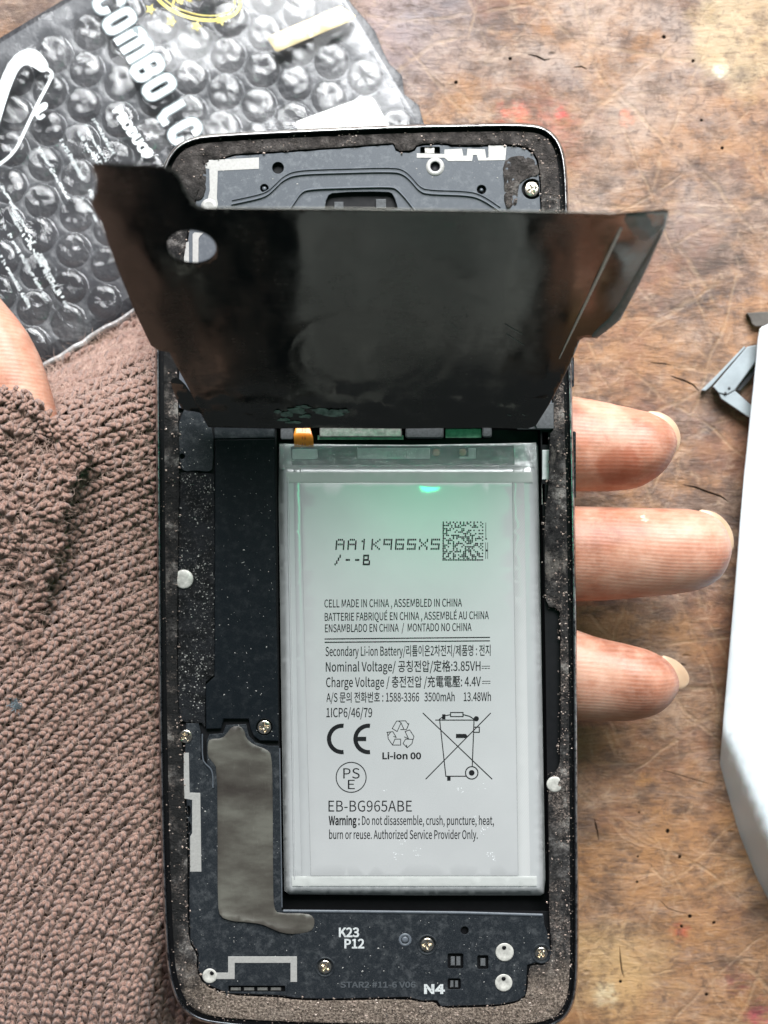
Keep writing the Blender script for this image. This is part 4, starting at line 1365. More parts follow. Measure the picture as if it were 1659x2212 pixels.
# ------------------------------------------------------------------ the peeled black sheet
def build_sheet():
    fb = thing('peeled_black_sheet', 'glossy black charging coil sheet peeled up and standing over the battery', 'film sheet', P(800, 925, 0))
    H = 44.0
    outline = [(450, 923), (590, 926), (690, 924), (870, 926), (1040, 924), (1140, 926), (1157, 920), (1185, 876), (1230, 791), (1253, 734), (1262, 729), (1290, 731), (1300, 722), (1340, 691), (1392, 590), (1438, 490), (1445, 455), (1435, 452),
               (1335, 460), (1180, 457), (829, 451), (560, 449), (446, 449), (428, 443), (412, 430), (398, 405), (390, 380), (378, 367), (356, 358), (280, 354), (204, 350), (198, 354), (199, 366), (208, 385), (207, 415), (196, 434),
               (198, 446), (220, 486), (242, 551), (290, 671), (326, 746), (342, 757), (366, 761), (378, 785), (402, 828), (436, 897)]
    hole = circle(414, 532, 53, 36, 34, 0.12)

    def zs(u, v):
        t = np.clip((926 - v) / 472.0, -0.02, 1.35)
        z = H * (0.25 * t + 0.75 * t ** 1.25)
        # right margin bent back along a crease, left ear bent a little
        cr = (u - (1345 - (v - 470) * 0.47)) / 60.0
        z = z - 0.7 * np.clip(cr, 0, 1.5) * np.clip(t, 0, 1)
        z = z + 1.6 * np.exp(-((u - 640) / 150.0) ** 2) * np.sin(np.clip(t, 0, 1) * math.pi) - 1.3 * np.exp(-((u - 980) / 160.0) ** 2) * np.sin(np.clip(t, 0, 1) * math.pi)
        z = z + 5.0 * np.clip((560 - u) / 360.0, 0, 1) ** 1.3 * np.clip(t, 0, 1)
        # embossed ring of the coil and dents along the base
        rr_ = np.sqrt(((u - 790) / 1.35) ** 2 + ((v - 768) * 1.45) ** 2)
        z = z + 0.17 * np.exp(-((rr_ - 128) / 11.0) ** 2) + 0.12 * np.exp(-((rr_ - 104) / 10.0) ** 2)
        dent = np.exp(-((v - 880) / 34.0) ** 2)
        z = z + 0.5 * dent * fbm(u, v * 1.8, 60, 4.0, 3) + 0.25 * fbm(u, v, 150, 6.0, 2)
        return z + 0.5
    sh = sheet('sheet', outline, zs, 0.12, M['sheet'], fb, [hole], step=9, grid=9, bevel=0.5, smooth=True, bottom=True)
    # grey margin along the right edge and the turned corner
    m = np.array([(1433, 500), (1438, 491), (1340, 692), (1302, 722), (1291, 729), (1280, 729), (1288, 716), (1328, 682), (1380, 590), (1420, 505)], float)
    m = chaikin([(1424, 505), (1436, 494), (1392, 592), (1340, 691), (1300, 723), (1288, 729), (1276, 729), (1286, 714), (1326, 678), (1374, 590)], 1)
    up = lambda u, v: zs(u, v) + 0.06
    sheet('grey_margin', m, up, 0.05, M['sheet_edge'], fb, step=9, grid=9, bevel=0.3, smooth=True)
    c = chaikin([(1340, 465), (1400, 461), (1440, 457), (1436, 484), (1410, 512), (1385, 528), (1364, 500)], 1)
    sheet('turned_corner', c, lambda u, v: zs(u, v) + 0.12 + 0.5 * fbm(u, v, 40, 2.0, 2), 0.05, M['sheet_edge'], fb, step=8, grid=8, bevel=0.3, smooth=True)
    ribbon('crease', [(1342, 492), (1310, 560), (1270, 645), (1235, 718), (1208, 775)], [5.5, 6, 5, 4, 2], up, 0.12, M['crease'], fb, profile='round')
    # greyish top edge where the film curls
    ribbon('film_edge', [(446, 451), (560, 452), (700, 452), (829, 454), (1000, 456), (1180, 459), (1330, 463)], 6, lambda u, v: zs(u, v) + 0.03, 0.18, M['sheet'], fb, profile='round')
    # lower tab of a second layer on the left
    def zt(u, v):
        return zs(u, v) - 1.6
    sheet('lower_tab', chaikin([(367, 826), (372, 817), (384, 815), (405, 835), (440, 897), (428, 890), (395, 886), (386, 872)], 1), zt, 0.1, M['sheet'], fb, step=8, grid=10, bevel=0.3, smooth=True, bottom=True)
    # white shreds where the coating tore near the base
    rr = random.Random(21)
    for (u, v, a, b) in ((715, 893, 36, 8), (690, 886, 22, 4), (640, 888, 24, 7), (622, 896, 16, 6), (655, 880, 18, 4), (612, 907, 14, 4), (660, 900, 20, 4), (636, 913, 22, 3), (742, 888, 14, 5), (600, 890, 8, 4)):
        q = [(u + a * math.cos(k * 0.524) * rr.uniform(0.6, 1.2), v + b * math.sin(k * 0.524) * rr.uniform(0.5, 1.3)) for k in range(12)]
        sheet('torn_coating', np.array(q, float), lambda u, v: zs(u, v) + 0.10 + 0.35 * np.abs(fbm(u, v, 11, 3.0, 3)), 0.06, M['sheet_white'], fb, step=4, grid=4, bevel=0.3, smooth=True)
    # short bright scratches
    for (a, b) in (((1090, 700), (1128, 722)), ((1094, 722), (1132, 746)), ((975, 700), (988, 712)), ((1096, 896), (1104, 898)), ((1128, 895), (1134, 898))):
        ribbon('scratch', [a, b], 1.6, up, 0.04, M['sheet_edge'], fb)


build_sheet()


# ------------------------------------------------------------------ the bubble bag
def build_bag():
    bg = thing('bubble_wrap_bag', 'black bubble-wrap pouch with white lettering lying on the bench behind the phone', 'bubble bag', P(350, 350, TABLE))
    c31, s31 = 0.857, 0.515

    def bag(s, w):
        # along-bag and across-bag coordinates to plan units
        return (s * c31 + w * s31, -s * s31 + w * c31)
    corners = [bag(652, 70), bag(652, 735), bag(-700, 735), bag(-700, 70)]
    # crinkled right-hand end
    end = []
    for i in range(19):
        w = 70 + (735 - 70) * i / 18
        end.append(bag(652 + random.uniform(-9, 9), w))
    outline = end + [bag(652 - k * 60, 735 + random.uniform(-3, 3)) for k in range(1, 22)] + [bag(-700, 735), bag(-700, 70)]

    def zbase(u, v):
        return TABLE + 1.2 + 0.9 * fbm(u, v, 210, 3.0, 2)
    sheet('black_backing', outline, zbase, 0.5, M['pouch'], bg, step=40, grid=30, bevel=0.6, smooth=True)
    zfilm = lambda u, v: zbase(u, v) + 0.35
    # bubbles: four kinds of slightly crumpled dome, shared by all
    kinds = []
    for q in range(6):
        n = 28
        prof = [(1.05, 0.0), (1.0, 0.03), (0.975, 0.34), (0.925, 0.64), (0.84, 0.83), (0.72, 0.93), (0.56, 0.98), (0.40, 1.0), (0.24, 1.0), (0.08, 0.99)]
        V, F = [], []
        for (r, h) in prof:
            for k in range(n):
                a = 2 * math.pi * k / n
                x, y = r * math.cos(a), r * math.sin(a)
                dd = 0.17 * mnoise.fractal(Vector((x * 1.7 + q * 7, y * 1.7, q * 3.1)), 0.9, 2.0, 3) * min(1, h * 1.4)
                V.append((x, y, max(0, h - 0.10 + dd if h > 0.1 else h)))
        for i in range(len(prof) - 1):
            for k in range(n):
                l = (k + 1) % n
                F.append((i * n + k, i * n + l, (i + 1) * n + l, (i + 1) * n + k))
        F.append(tuple((len(prof) - 1) * n + k for k in range(n)))
        me = bpy.data.meshes.new('bubble')
        me.from_pydata(V, [], F)
        me.materials.append(M['bubble'])
        me.polygons.foreach_set('use_smooth', [True] * len(me.polygons))
        me.update()
        kinds.append(me)
    A = np.array((-6.0, 78.0)); Bv = np.array((73.0, 31.0)); O = np.array((492.0, 122.0))
    base_l = absloc(bg)
    zb_top = lambda u, v: zfilm(np.array([u]), np.array([v]))[0]
    cnt = 0
    openings = []
    for i in range(-12, 14):
        for j in range(-12, 9):
            p = O + A * i + Bv * j
            u, v = p
            s = u * c31 - v * s31; w = u * s31 + v * c31
            if not (s < 618 and 108 < w < 692):
                continue
            if u < -60 or v < -60 or (u > 440 and v > 460):
                continue
            z = zb_top(u, v)
            f = (D - z) / D * K * 0.001
            o = bpy.data.objects.new('bubble', kinds[(cnt * 5 + i) % 6])
            COL.objects.link(o)
            u += random.uniform(-2, 2); v += random.uniform(-2, 2)
            openings.append(circle(u, v, 36.5, 18))
            o.location = P(u, v, z + 0.02)
            R = 41.0 * f * random.uniform(0.96, 1.03)
            o.scale = (R, R * random.uniform(0.94, 1.04), 0.0022 * random.uniform(0.75, 1.1))
            o.rotation_euler = (random.uniform(-.05, .05), random.uniform(-.05, .05), random.uniform(0, 6.28))
            put(o, bg)
            cnt += 1
    bub_out = np.array([bag(640, 80)] + [bag(640 - 40 * k, 694) for k in range(0, 34)] + [bag(-690, 694), bag(-690, 80)])
    sheet('bubble_sheet', bub_out, zfilm, 0.05, M['bubble_sheet'], bg, openings, step=40, grid=30, bevel=0.3, smooth=True)
    # the clear outer film carrying the print
    zo = lambda u, v: zbase(u, v) + 2.75 - 2.1 * np.clip((u * s31 + v * c31 - 690) / 40.0, 0, 1) - 2.1 * np.clip((u * c31 - v * s31 - 622) / 30.0, 0, 1) + 0.25 * fbm(u, v, 60, 5.0, 3)
    cf = sheet('outer_film', outline, zo, 0.03, M['clear'], bg, step=20, grid=16, bevel=0.3, smooth=True)
    zp = lambda u, v: zo(u, v) + 0.06
    zp2 = lambda u, v: zo(u, v) + 0.03
    # sealed lower edge
    ribbon('sealed_edge', [bag(652 - k * 20, 727 + random.uniform(-2, 2)) for k in range(0, 60)], 13, zo, 0.5, M['seal'], bg, profile='round')
    ang = math.atan2(0.835, 0.55)

    def tx(body, u, v, length, cap, mat='print_white', bold=0.0, lz=zp):
        return text('lettering', body, 0, length, 0, cap, lz, M[mat], cf, bold=bold, origin=(u, v), ang=ang)
    # big title runs down the bag: condensed, heavy; grey drop edge under white letters
    an2 = math.atan2(320.0, 215.0)
    SH = {'C': [[(1, .68), (1, .84), (.78, 1), (.22, 1), (0, .84), (0, .16), (.22, 0), (.78, 0), (1, .16), (1, .32)]],
          'O': [[(.5, 0), (.80, 0), (1, .16), (1, .84), (.80, 1), (.20, 1), (0, .84), (0, .16), (.20, 0), (.5, 0)]],
          'M': [[(0, 0), (0, .86), (.1, 1), (.4, 1), (.5, .86), (.5, 0)], [(.5, .86), (.6, 1), (.9, 1), (1, .86), (1, 0)]],
          'B': [[(0, .5), (0, 1), (.74, 1), (1, .86), (1, .62), (.84, .5), (0, .5)], [(.84, .5), (1, .38), (1, .14), (.74, 0), (0, 0), (0, .5)]],
          'L': [[(0, 1), (0, 0), (1, 0)]],
          'D': [[(0, 0), (0, 1), (.7, 1), (1, .82), (1, .18), (.7, 0), (0, 0)]]}
    ax = np.array((0.55, 0.835)); ay = np.array((0.86, -0.50))
    for ch, (u, v, ln_) in zip('COMBOLCD', ((203, 4, 30), (225, 49, 27), (249, 92, 48), (286, 150, 28), (311, 192, 27), (346, 250, 24), (366, 287, 28), (392, 330, 28))):
        for st_ in SH[ch]:
            p = np.array([np.array((u, v)) + ax * ln_ * x + ay * 60 * y for (x, y) in st_])
            p = chaikin(p, 1, False)
            ribbon('letter_shade', p, 20.5, zp2, 0.02, M['print_shadow'], cf)
            ribbon('letter', p, 14.5, zp, 0.02, M['print_white'], cf)
    tx('PRODUCT', 243, 238, 128, 19, bold=0.03)
    ribbon('printed_ring', circle(318, 330, 10, 14, 8), 7, zp2, 0.03, M['print_white'], cf, closed=True)
    # fine print in long rows: the two legible words, the rest only as unreadable ticks
    rp = random.Random(17)
    A60 = math.radians(60)
    dx_, dy_ = math.cos(A60), math.sin(A60)

    def ticks(u, v, length):
        polys = []
        x = 0.0
        while x < length:
            if rp.random() < 0.14:
                x += 5.0
                continue
            for _ in range(rp.choice((2, 2, 3))):
                x0, x1 = x + rp.uniform(0, 1), x + rp.uniform(2, 4.5)
                y0, y1 = rp.uniform(0, 8), rp.uniform(0, 8)
                a_ = (u + dx_ * x0 + dy_ * y0, v + dy_ * x0 - dx_ * y0); b_ = (u + dx_ * x1 + dy_ * y1, v + dy_ * x1 - dx_ * y1)
                polys.append(seg(a_, b_, 1.9))
            x += 6.0
        bars_on('fine_print', polys, zp, M['print_white'], cf)
    for (u, v, l) in ((198, 258, 95), (180, 272, 90), (164, 282, 92), (128, 303, 30), (80, 320, 130), (176, 428, 60), (216, 480, 100), (245, 392, 105), (0, 405, 205), (20, 462, 205), (0, 480, 200), (60, 520, 165), (-8, 545, 140), (200, 330, 90)):
        ticks(u, v, l)
    text('lettering', 'Processed', 0, 62, 0, 9.5, zp, M['print_white'], cf, bold=0.006, origin=(146, 336), ang=A60)
    text('lettering', 'rigorous', 0, 58, 0, 9.5, zp, M['print_white'], cf, bold=0.006, origin=(190, 412), ang=A60)
    # swoosh and hook printed at the left
    sheet('printed_swoosh', chaikin([(-40, 330), (-22, 250), (-6, 190), (14, 142), (36, 114), (62, 104), (84, 110), (104, 136), (104, 150), (92, 158), (74, 146), (56, 138), (40, 150), (24, 186), (8, 236), (-10, 300), (-24, 340)], 1), zp, 0.02, M['print_white'], cf, step=14, grid=14, bevel=0.3)
    ribbon('printed_hook', chaikin([(94, 150), (106, 150), (114, 160), (104, 182), (82, 222), (52, 286), (30, 332), (-14, 364)], 2, False), 7, zp, 0.03, M['print_white'], cf)
    ribbon('printed_curl', chaikin([(76, 240), (98, 222), (100, 232), (78, 244), (84, 258), (96, 248)], 2, False), 8, zp, 0.03, M['print_white'], cf)
    # round emblem with stars at the top
    ribbon('printed_ring', circle(425, -10, 96, 44, 50, 0.25), 7, zp, 0.03, M['print_yellow'], cf, closed=True)
    ribbon('printed_ring', circle(425, -10, 84, 40, 40, 0.25), 2.5, zp, 0.03, M['print_yellow'], cf, closed=True)
    for k in range(6):
        x = 372 + k * 19
        ribbon('printed_squiggle', chaikin([(x, 14 - k * 5), (x + 8, -12 - k * 5), (x + 14, 10 - k * 5), (x + 20, -16 - k * 5)], 2, False), 5, zp, 0.03, M['print_yellow'], cf)
    for (u, v) in ((325, 20), (370, 46), (424, 56), (478, 44), (304, -20)):
        p = []
        for k in range(10):
            a = math.pi * k / 5 - 1.2; r = 13 if k % 2 == 0 else 5.5
            p.append((u + r * math.cos(a), v + r * math.sin(a)))
        bars_on('printed_star', [p], zp, M['print_yellow'], cf)
    sheet('cream_sticker', np.array([(576, 80), (735, 12), (768, 34), (762, 44), (600, 112), (594, 110)], float), lambda u, v: zo(u, v) + 0.09, 0.05, M['sticker_cream'], cf, step=15, grid=15, bevel=0.3, smooth=True)
    st = sheet('white_sticker', np.array([(640, 262), (790, 208), (806, 212), (870, 320), (700, 360), (650, 330)], float), lambda u, v: zo(u, v) + 0.09, 0.05, M['sticker_white'], cf, step=15, grid=15, bevel=0.3, smooth=True)


def bars_on(name, polys, zf, mat, parent):
    V, F = [], []
    for q in polys:
        q = np.asarray(q, float); b = len(V)
        V += list(PA(q[:, 0], q[:, 1], zf(q[:, 0], q[:, 1])))
        ids = tuple(range(b, b + len(q)))
        F.append(ids[::-1] if area2(q) > 0 else ids)
    return mesh_obj(name, V, F, mat, parent)


build_bag()


# ------------------------------------------------------------------ the hand and its sleeve
def build_person():
    pr = thing('person', 'hand in a brown knitted sleeve holding the phone from below with three fingertips showing', 'person', P(500, 1500, TABLE))
    V, F = [], []

    def loft(rings):
        m = len(rings[0])
        b = len(V)
        for r in rings:
            V.extend(r)
        for i in range(len(rings) - 1):
            for k in range(m):
                l = (k + 1) % m
                F.append((b + i * m + k, b + i * m + l, b + (i + 1) * m + l, b + (i + 1) * m + k))
        F.append(tuple(b + k for k in range(m))[::-1])
        F.append(tuple(b + (len(rings) - 1) * m + k for k in range(m)))

    def finger(top, bot, zc, rz, n=44, m=28):
        """rings across the u axis from the silhouette's upper and lower lines"""
        top = np.array(top, float); bot = np.array(bot, float)
        u0, u1 = top[0, 0], top[-1, 0]
        s = 1 - (1 - np.linspace(0, 1, n)) ** 2.0
        rings = []
        for t in s:
            u = u0 + (u1 - u0) * min(t, 0.9995)
            vt = np.interp(u, top[:, 0], top[:, 1]); vb = np.interp(u, bot[:, 0], bot[:, 1])
            z = np.interp(u, [q[0] for q in zc], [q[1] for q in zc])
            full = np.interp(u, [q[0] for q in rz], [q[1] for q in rz])
            ring = []
            for k in range(m):
                a = 2 * math.pi * k / m
                ring.append(P(u, (vt + vb) / 2 - (vb - vt) / 2 * math.cos(a), z + full * math.sin(a)))
            rings.append(ring)
        loft(rings)
    # index, middle, ring, little
    finger([(560, 985), (900, 905), (1180, 848), (1238, 855), (1300, 866), (1352, 878), (1406, 890), (1437, 906), (1452, 921), (1461, 938), (1465, 955)],
           [(560, 1190), (900, 1080), (1180, 1060), (1242, 1063), (1317, 1063), (1379, 1056), (1420, 1032), (1440, 1013), (1452, 994), (1461, 970), (1465, 957)],
           [(560, -20), (1150, -17.5), (1300, -16), (1467, -12.5)], [(560, 9), (1150, 7.6), (1350, 7.4), (1410, 6.6), (1445, 5.0), (1460, 3.2), (1467, 1.0)])
    finger([(560, 1150), (900, 1105), (1180, 1090), (1241, 1092), (1386, 1096), (1488, 1098), (1530, 1107), (1558, 1124), (1570, 1143), (1578, 1165), (1582, 1187)],
           [(560, 1370), (900, 1310), (1246, 1300), (1317, 1298), (1454, 1285), (1500, 1278), (1530, 1268), (1557, 1250), (1572, 1226), (1579, 1206), (1582, 1189)],
           [(560, -20), (1150, -17.5), (1300, -16), (1584, -11.5)], [(560, 9.5), (1150, 8.2), (1450, 7.8), (1520, 6.8), (1560, 5.0), (1576, 3.0), (1584, 1.0)])
    finger([(560, 1340), (900, 1330), (1180, 1340), (1242, 1358), (1283, 1374), (1365, 1393), (1406, 1404), (1440, 1423), (1458, 1444), (1467, 1466), (1470, 1480)],
           [(560, 1560), (900, 1540), (1246, 1557), (1300, 1560), (1369, 1558), (1420, 1545), (1447, 1524), (1460, 1505), (1467, 1492), (1470, 1482)],
           [(560, -20), (1150, -17.5), (1300, -16.5), (1470, -13)], [(560, 9), (1150, 7.6), (1380, 7.2), (1430, 5.6), (1458, 3.6), (1470, 1.0)])
    finger([(560, 1540), (900, 1560), (1040, 1600), (1110, 1622), (1140, 1645), (1152, 1675)], [(560, 1740), (900, 1740), (1040, 1762), (1110, 1750), (1140, 1720), (1152, 1677)],
           [(560, -20), (900, -18), (1152, -16)], [(560, 8.5), (1000, 6.8), (1110, 5.5), (1140, 3.5), (1152, 1)])
    # palm and wrist under the phone, running down-left into the sleeve
    rings = []
    for (u, vc, hv, zc, hz) in ((-120, 1560, 190, -20, 13), (60, 1500, 230, -20, 13), (220, 1440, 300, -21, 12), (400, 1390, 370, -21, 11.5), (560, 1365, 380, -21, 11), (700, 1355, 370, -20.5, 10), (790, 1345, 340, -20, 7), (830, 1345, 300, -20, 3)):
        ring = []
        for k in range(36):
            a = 2 * math.pi * k / 36
            c, s = math.cos(a), math.sin(a)
            ring.append(P(u, vc - hv * math.copysign(abs(c) ** 0.75, c), zc + hz * math.copysign(abs(s) ** 0.8, s)))
        rings.append(ring)
    loft(rings)
    # thumb rising to the upper left, out of the cuff
    rings = []
    for (v, uc, hu, zc, hz) in ((1420, 190, 190, -20, 11), (1250, 120, 150, -17, 10.5), (1100, 62, 112, -13, 9.5), (1000, 36, 101, -11, 9), (900, 24, 101, -10, 8.8), (850, 12, 102, -10, 8.6), (770, -14, 102, -10, 8.2), (720, -36, 98, -10, 7.8), (690, -54, 94, -10, 7.6),
                               (640, -88, 86, -10, 7.2), (600, -112, 74, -10, 6.4), (565, -128, 52, -10, 4.6), (548, -134, 24, -10, 2)):
        ring = []
        for k in range(28):
            a = 2 * math.pi * k / 28
            ring.append(P(uc + hu * math.cos(a), v, zc + hz * math.sin(a)))
        rings.append(ring)
    loft(rings)
    raw = mesh_obj('hand', V, F, M['skin'], None, True)
    bm = bmesh.new(); bm.from_mesh(raw.data)
    bmesh.ops.recalc_face_normals(bm, faces=bm.faces)
    bm.to_mesh(raw.data); bm.free()
    md = raw.modifiers.new('r', 'REMESH'); md.mode = 'VOXEL'; md.voxel_size = 0.0009
    ms = raw.modifiers.new('s', 'SMOOTH'); ms.factor = 0.5; ms.iterations = 7
    dg = bpy.context.evaluated_depsgraph_get()
    me = bpy.data.meshes.new_from_object(raw.evaluated_get(dg))
    bpy.data.objects.remove(raw)
    me.name = 'hand'
    me.polygons.foreach_set('use_smooth', [True] * len(me.polygons))
    hand = bpy.data.objects.new('hand', me)
    COL.objects.link(hand)
    put(hand, pr)

    # nails: curved plates on the far side of each tip, their free edge showing past the skin
    def nail(axis, length, width, thick, name='nail'):
        (u, v, z), ang = axis
        V2, F2 = [], []
        nu, nv = 9, 11
        ca, sa = math.cos(ang), math.sin(ang)
        for lay in (0, 1):
            for i in range(nu):
                x = i / (nu - 1)
                for j in range(nv):
                    y = -1 + 2 * j / (nv - 1)
                    lx = (x - 1) * length - (0.34 * length * abs(y) ** 2.6 if x > 0.5 else 0) * (x - 0.5) * 2
                    ly = y * width * (0.9 + 0.1 * x)
                    lz = -3.6 + 3.4 * (abs(y) ** 2.1) - 1.0 * (x - 0.4) ** 2 - lay * thick + 0.3
                    V2.append(P(u + lx * ca - ly * sa, v + lx * sa + ly * ca, z + lz))
        o = nu * nv
        for i in range(nu - 1):
            for j in range(nv - 1):
                a, b, c, d = i * nv + j, i * nv + j + 1, (i + 1) * nv + j + 1, (i + 1) * nv + j
                F2.append((a, b, c, d)); F2.append((o + d, o + c, o + b, o + a))
        rim = [i * nv for i in range(nu)] + [(nu - 1) * nv + j for j in range(1, nv)] + [i * nv + nv - 1 for i in range(nu - 2, -1, -1)] + [j for j in range(nv - 2, 0, -1)]
        for k in range(len(rim)):
            a, b = rim[k], rim[(k + 1) % len(rim)]
            F2.append((a, o + a, o + b, b))
        ob = mesh_obj(name, V2, F2, M['nail'], hand, True)
    def crescent(pts, cx, cy, z):
        # a thin curved plate hugging the far side of the fingertip
        def zn(u, v):
            return z - 0.035 * (np.hypot(u - cx, v - cy) - 40) - 0.4
        sheet('nail', chaikin(pts, 2), zn, 0.5, M['nail'], hand, step=5, grid=6, bevel=1.0, smooth=True, bottom=True)
    crescent([(1392, 888), (1420, 888), (1443, 898), (1461, 915), (1470, 937), (1470, 956), (1462, 976), (1440, 985), (1424, 955), (1404, 925)], 1420, 945, -13.6)
    crescent([(1505, 1100), (1532, 1102), (1555, 1112), (1575, 1133), (1585, 1158), (1585, 1182), (1576, 1200), (1552, 1200), (1536, 1165), (1516, 1130)], 1535, 1165, -12.6)
    crescent([(1428, 1414), (1448, 1420), (1468, 1431), (1484, 1449), (1490, 1466), (1486, 1480), (1470, 1490), (1448, 1490), (1436, 1460), (1424, 1436)], 1430, 1465, -14.2)

    # ---------------- sleeve
    def top_line(u):
        return 868 - 0.565 * u          # the upper border of the wool, beside the bag

    def z1(u, v):
        u = np.asarray(u, float); v = np.asarray(v, float)
        d = (v - top_line(u)) * 0.87
        rise = 1 - (1 - np.clip(d / 190.0, 0, 1)) ** 2.2
        z = -31 + 26.5 * rise
        z = z - 8.5 * np.clip((u - 285) / 130.0, 0, 1) ** 1.4          # tucks under the phone
        z = z + 1.6 * np.sin((u * 0.55 + v * 0.85) / 95.0) * np.clip(1 - np.abs(v - 1330) / 330, 0, 1)
        z = z - 2.2 * np.exp(-((u - (115 + (v - 1270) * -0.25)) / 26.0) ** 2) * np.clip(1 - np.abs(v - 1330) / 190, 0, 1)
        edge = 352 - np.clip(v - 2040, 0, 400) * 0.18
        z = z - 14 * np.clip((u - edge + 46) / 90.0, 0, 1) ** 1.6 * np.clip((v - 1960) / 140, 0, 1)
        z = z - 5.0 * np.clip((v - 2120) / 260.0, 0, 1) ** 2
        return z
    base_poly = np.array([(-260, top_line(-260)), (-100, top_line(-100)), (60, top_line(60)), (200, top_line(200)), (330, top_line(330)), (440, top_line(440)), (440, 1400), (425, 1900), (385, 2080), (352, 2140), (330, 2220), (310, 2420), (-260, 2420)], float)
    sl = sheet('sleeve', base_poly, lambda u, v: z1(u, v) - 1.0, 3.0, M['wool_dark'], pr, step=26, grid=26, bevel=1.0, smooth=True)

    # a second fold: the cuff turned back over the thumb
    CU = np.array([(-240, 800), (-60, 826), (-10, 846), (30, 854), (58, 858), (84, 886), (112, 914), (140, 932), (168, 950), (196, 984)], float)
    fold = np.vstack([CU, np.array([(186, 1004), (160, 1030), (146, 1090), (124, 1180), (100, 1270), (84, 1400), (-240, 1460)], float)])

    def z2(u, v):
        u = np.asarray(u, float); v = np.asarray(v, float)
        edge = np.interp(u, CU[:, 0], CU[:, 1])
        k = np.clip((1430 - v) / 320.0, 0, 1)
        lip = np.clip((v - edge) / 70.0, 0, 1)
        z = -1.0 + 2.6 * np.sqrt(np.clip(lip, 0, 1)) - 1.6 * np.clip((u - 40) / 150, 0, 1)
        return z * k + (z1(u, v) + 0.3) * (1 - k) - 1.3 * np.exp(-(((u - 60) / 50) ** 2 + ((v - 1000) / 40) ** 2))
    cuff = sheet('cuff', fold, lambda u, v: z2(u, v) - 0.9, 3.0, M['wool_dark'], pr, step=20, grid=20, bevel=1.0, smooth=True)

    # knit stitches: pairs of leaf-shaped yarn legs laid along the wales
    m, n = 6, 6
    ts = np.linspace(0, 1, n)

    def leg_template(side):
        rings = []
        for t in ts:
            x = side * (0.07 + 0.34 * math.sin(t * 1.8))
            y = -0.72 + 1.44 * t
            r = 0.075 + 0.165 * math.sin(math.pi * (0.12 + 0.76 * t))
            h = 0.95 * math.sin(math.pi * (0.05 + 0.85 * t)) - 0.35
            rings.append((x, y, r, h))
        vv = []
        for (x, y, r, h) in rings:
            for k in range(m):
                a = 2 * math.pi * k / m
                vv.append((x + r * math.cos(a), y + r * 0.35 * math.sin(a), h + r * 1.1 * math.sin(a)))
        return np.array(vv)
    legs = [leg_template(-1), leg_template(1)]
    LF = []
    for i in range(n - 1):
        for k in range(m):
            l = (k + 1) % m
            LF.append((i * m + k, i * m + l, (i + 1) * m + l, (i + 1) * m + k))
    LF.append(tuple(range(m))[::-1]); LF.append(tuple((n - 1) * m + k for k in range(m)))

    def stitch_mesh(name, items, zf, parent):
        Vs, Fs = [], []
        off = 0
        U, W, Hh = [], [], []
        for (u, v, dx, dy, w, l, hs) in items:
            for tmpl in legs:
                jit = rng.normal(0, 0.055, 2)
                ro = rng.normal(0, 0.10)
                x0 = (tmpl[:, 0] + jit[0]) * w; y0 = (tmpl[:, 1] + jit[1]) * l
                x = x0 * math.cos(ro) - y0 * math.sin(ro); y = x0 * math.sin(ro) + y0 * math.cos(ro)
                U.append(u + x * (-dy) + y * dx)
                W.append(v + x * dx + y * dy)
                Hh.append(tmpl[:, 2] * w * K * hs)
                Fs += [tuple(q + off for q in f) for f in LF]
                off += len(tmpl)
        U = np.concatenate(U); W = np.concatenate(W); Hh = np.concatenate(Hh)
        o = mesh_obj(name, PA(U, W, zf(U, W) + Hh), Fs, M['wool'], parent, True)
        o['kind'] = 'stuff'
        return o
    items = []
    C = np.array((790.0, 2308.0))
    r = 330.0
    W0 = 25.5
    while r < 1900:
        step = 17.5
        th = math.radians(150) + rng.random() * 0.02
        while th < math.radians(300):
            a = th + 0.02 * mnoise.noise(Vector((r / 90, th * 6, 1.0)))
            rad = r + 9 * mnoise.noise(Vector((r / 200, th * 9, 4.0)))
            u = C[0] + rad * math.cos(a); v = C[1] + rad * math.sin(a)
            th += step / r
            if -190 < u < 425 and v < 2390 and v > top_line(u) - 4:
                if inside(fold, np.array([[u, v]]))[0] and v < 1330 and u < 130:
                    continue
                dx, dy = math.sin(a), -math.cos(a)
                if dy > 0:
                    dx, dy = -dx, -dy
                wob = 0.25 * mnoise.noise(Vector((u / 120, v / 120, 9.0)))
                c, s = math.cos(wob), math.sin(wob)
                items.append((u, v, dx * c - dy * s, dx * s + dy * c, W0 * rng.uniform(0.9, 1.12), step * rng.uniform(0.92, 1.15), rng.uniform(0.8, 1.3)))
        r += W0
    stitch_mesh('knit_stitches', items, z1, sl)
    # the turned-back inside of the cuff: bumpier loops in short rows
    items2 = []
    for _ in range(850):
        u = rng.uniform(-190, 190); v = rng.uniform(820, 1440)
        if not inside(fold, np.array([[u, v]]))[0]:
            continue
        a = -0.5 + rng.normal(0, 0.5)
        items2.append((u, v, math.cos(a), math.sin(a), rng.uniform(20, 32), rng.uniform(14, 26), rng.uniform(0.5, 1.2)))
    stitch_mesh('knit_stitches', items2, z2, cuff)
    # thick looped edge of the cuff
    edge_pts = resample(CU[1:], 9)[:-8]
    Vr, Fr = [], []
    rr = random.Random(9)
    pl = []
    for i in range(len(CU) - 2):
        a, b = CU[i + 1], CU[i + 2]
        k = max(1, int(np.linalg.norm(b - a) / 11))
        for q in range(k):
            pl.append(a + (b - a) * q / k)
    items3 = []
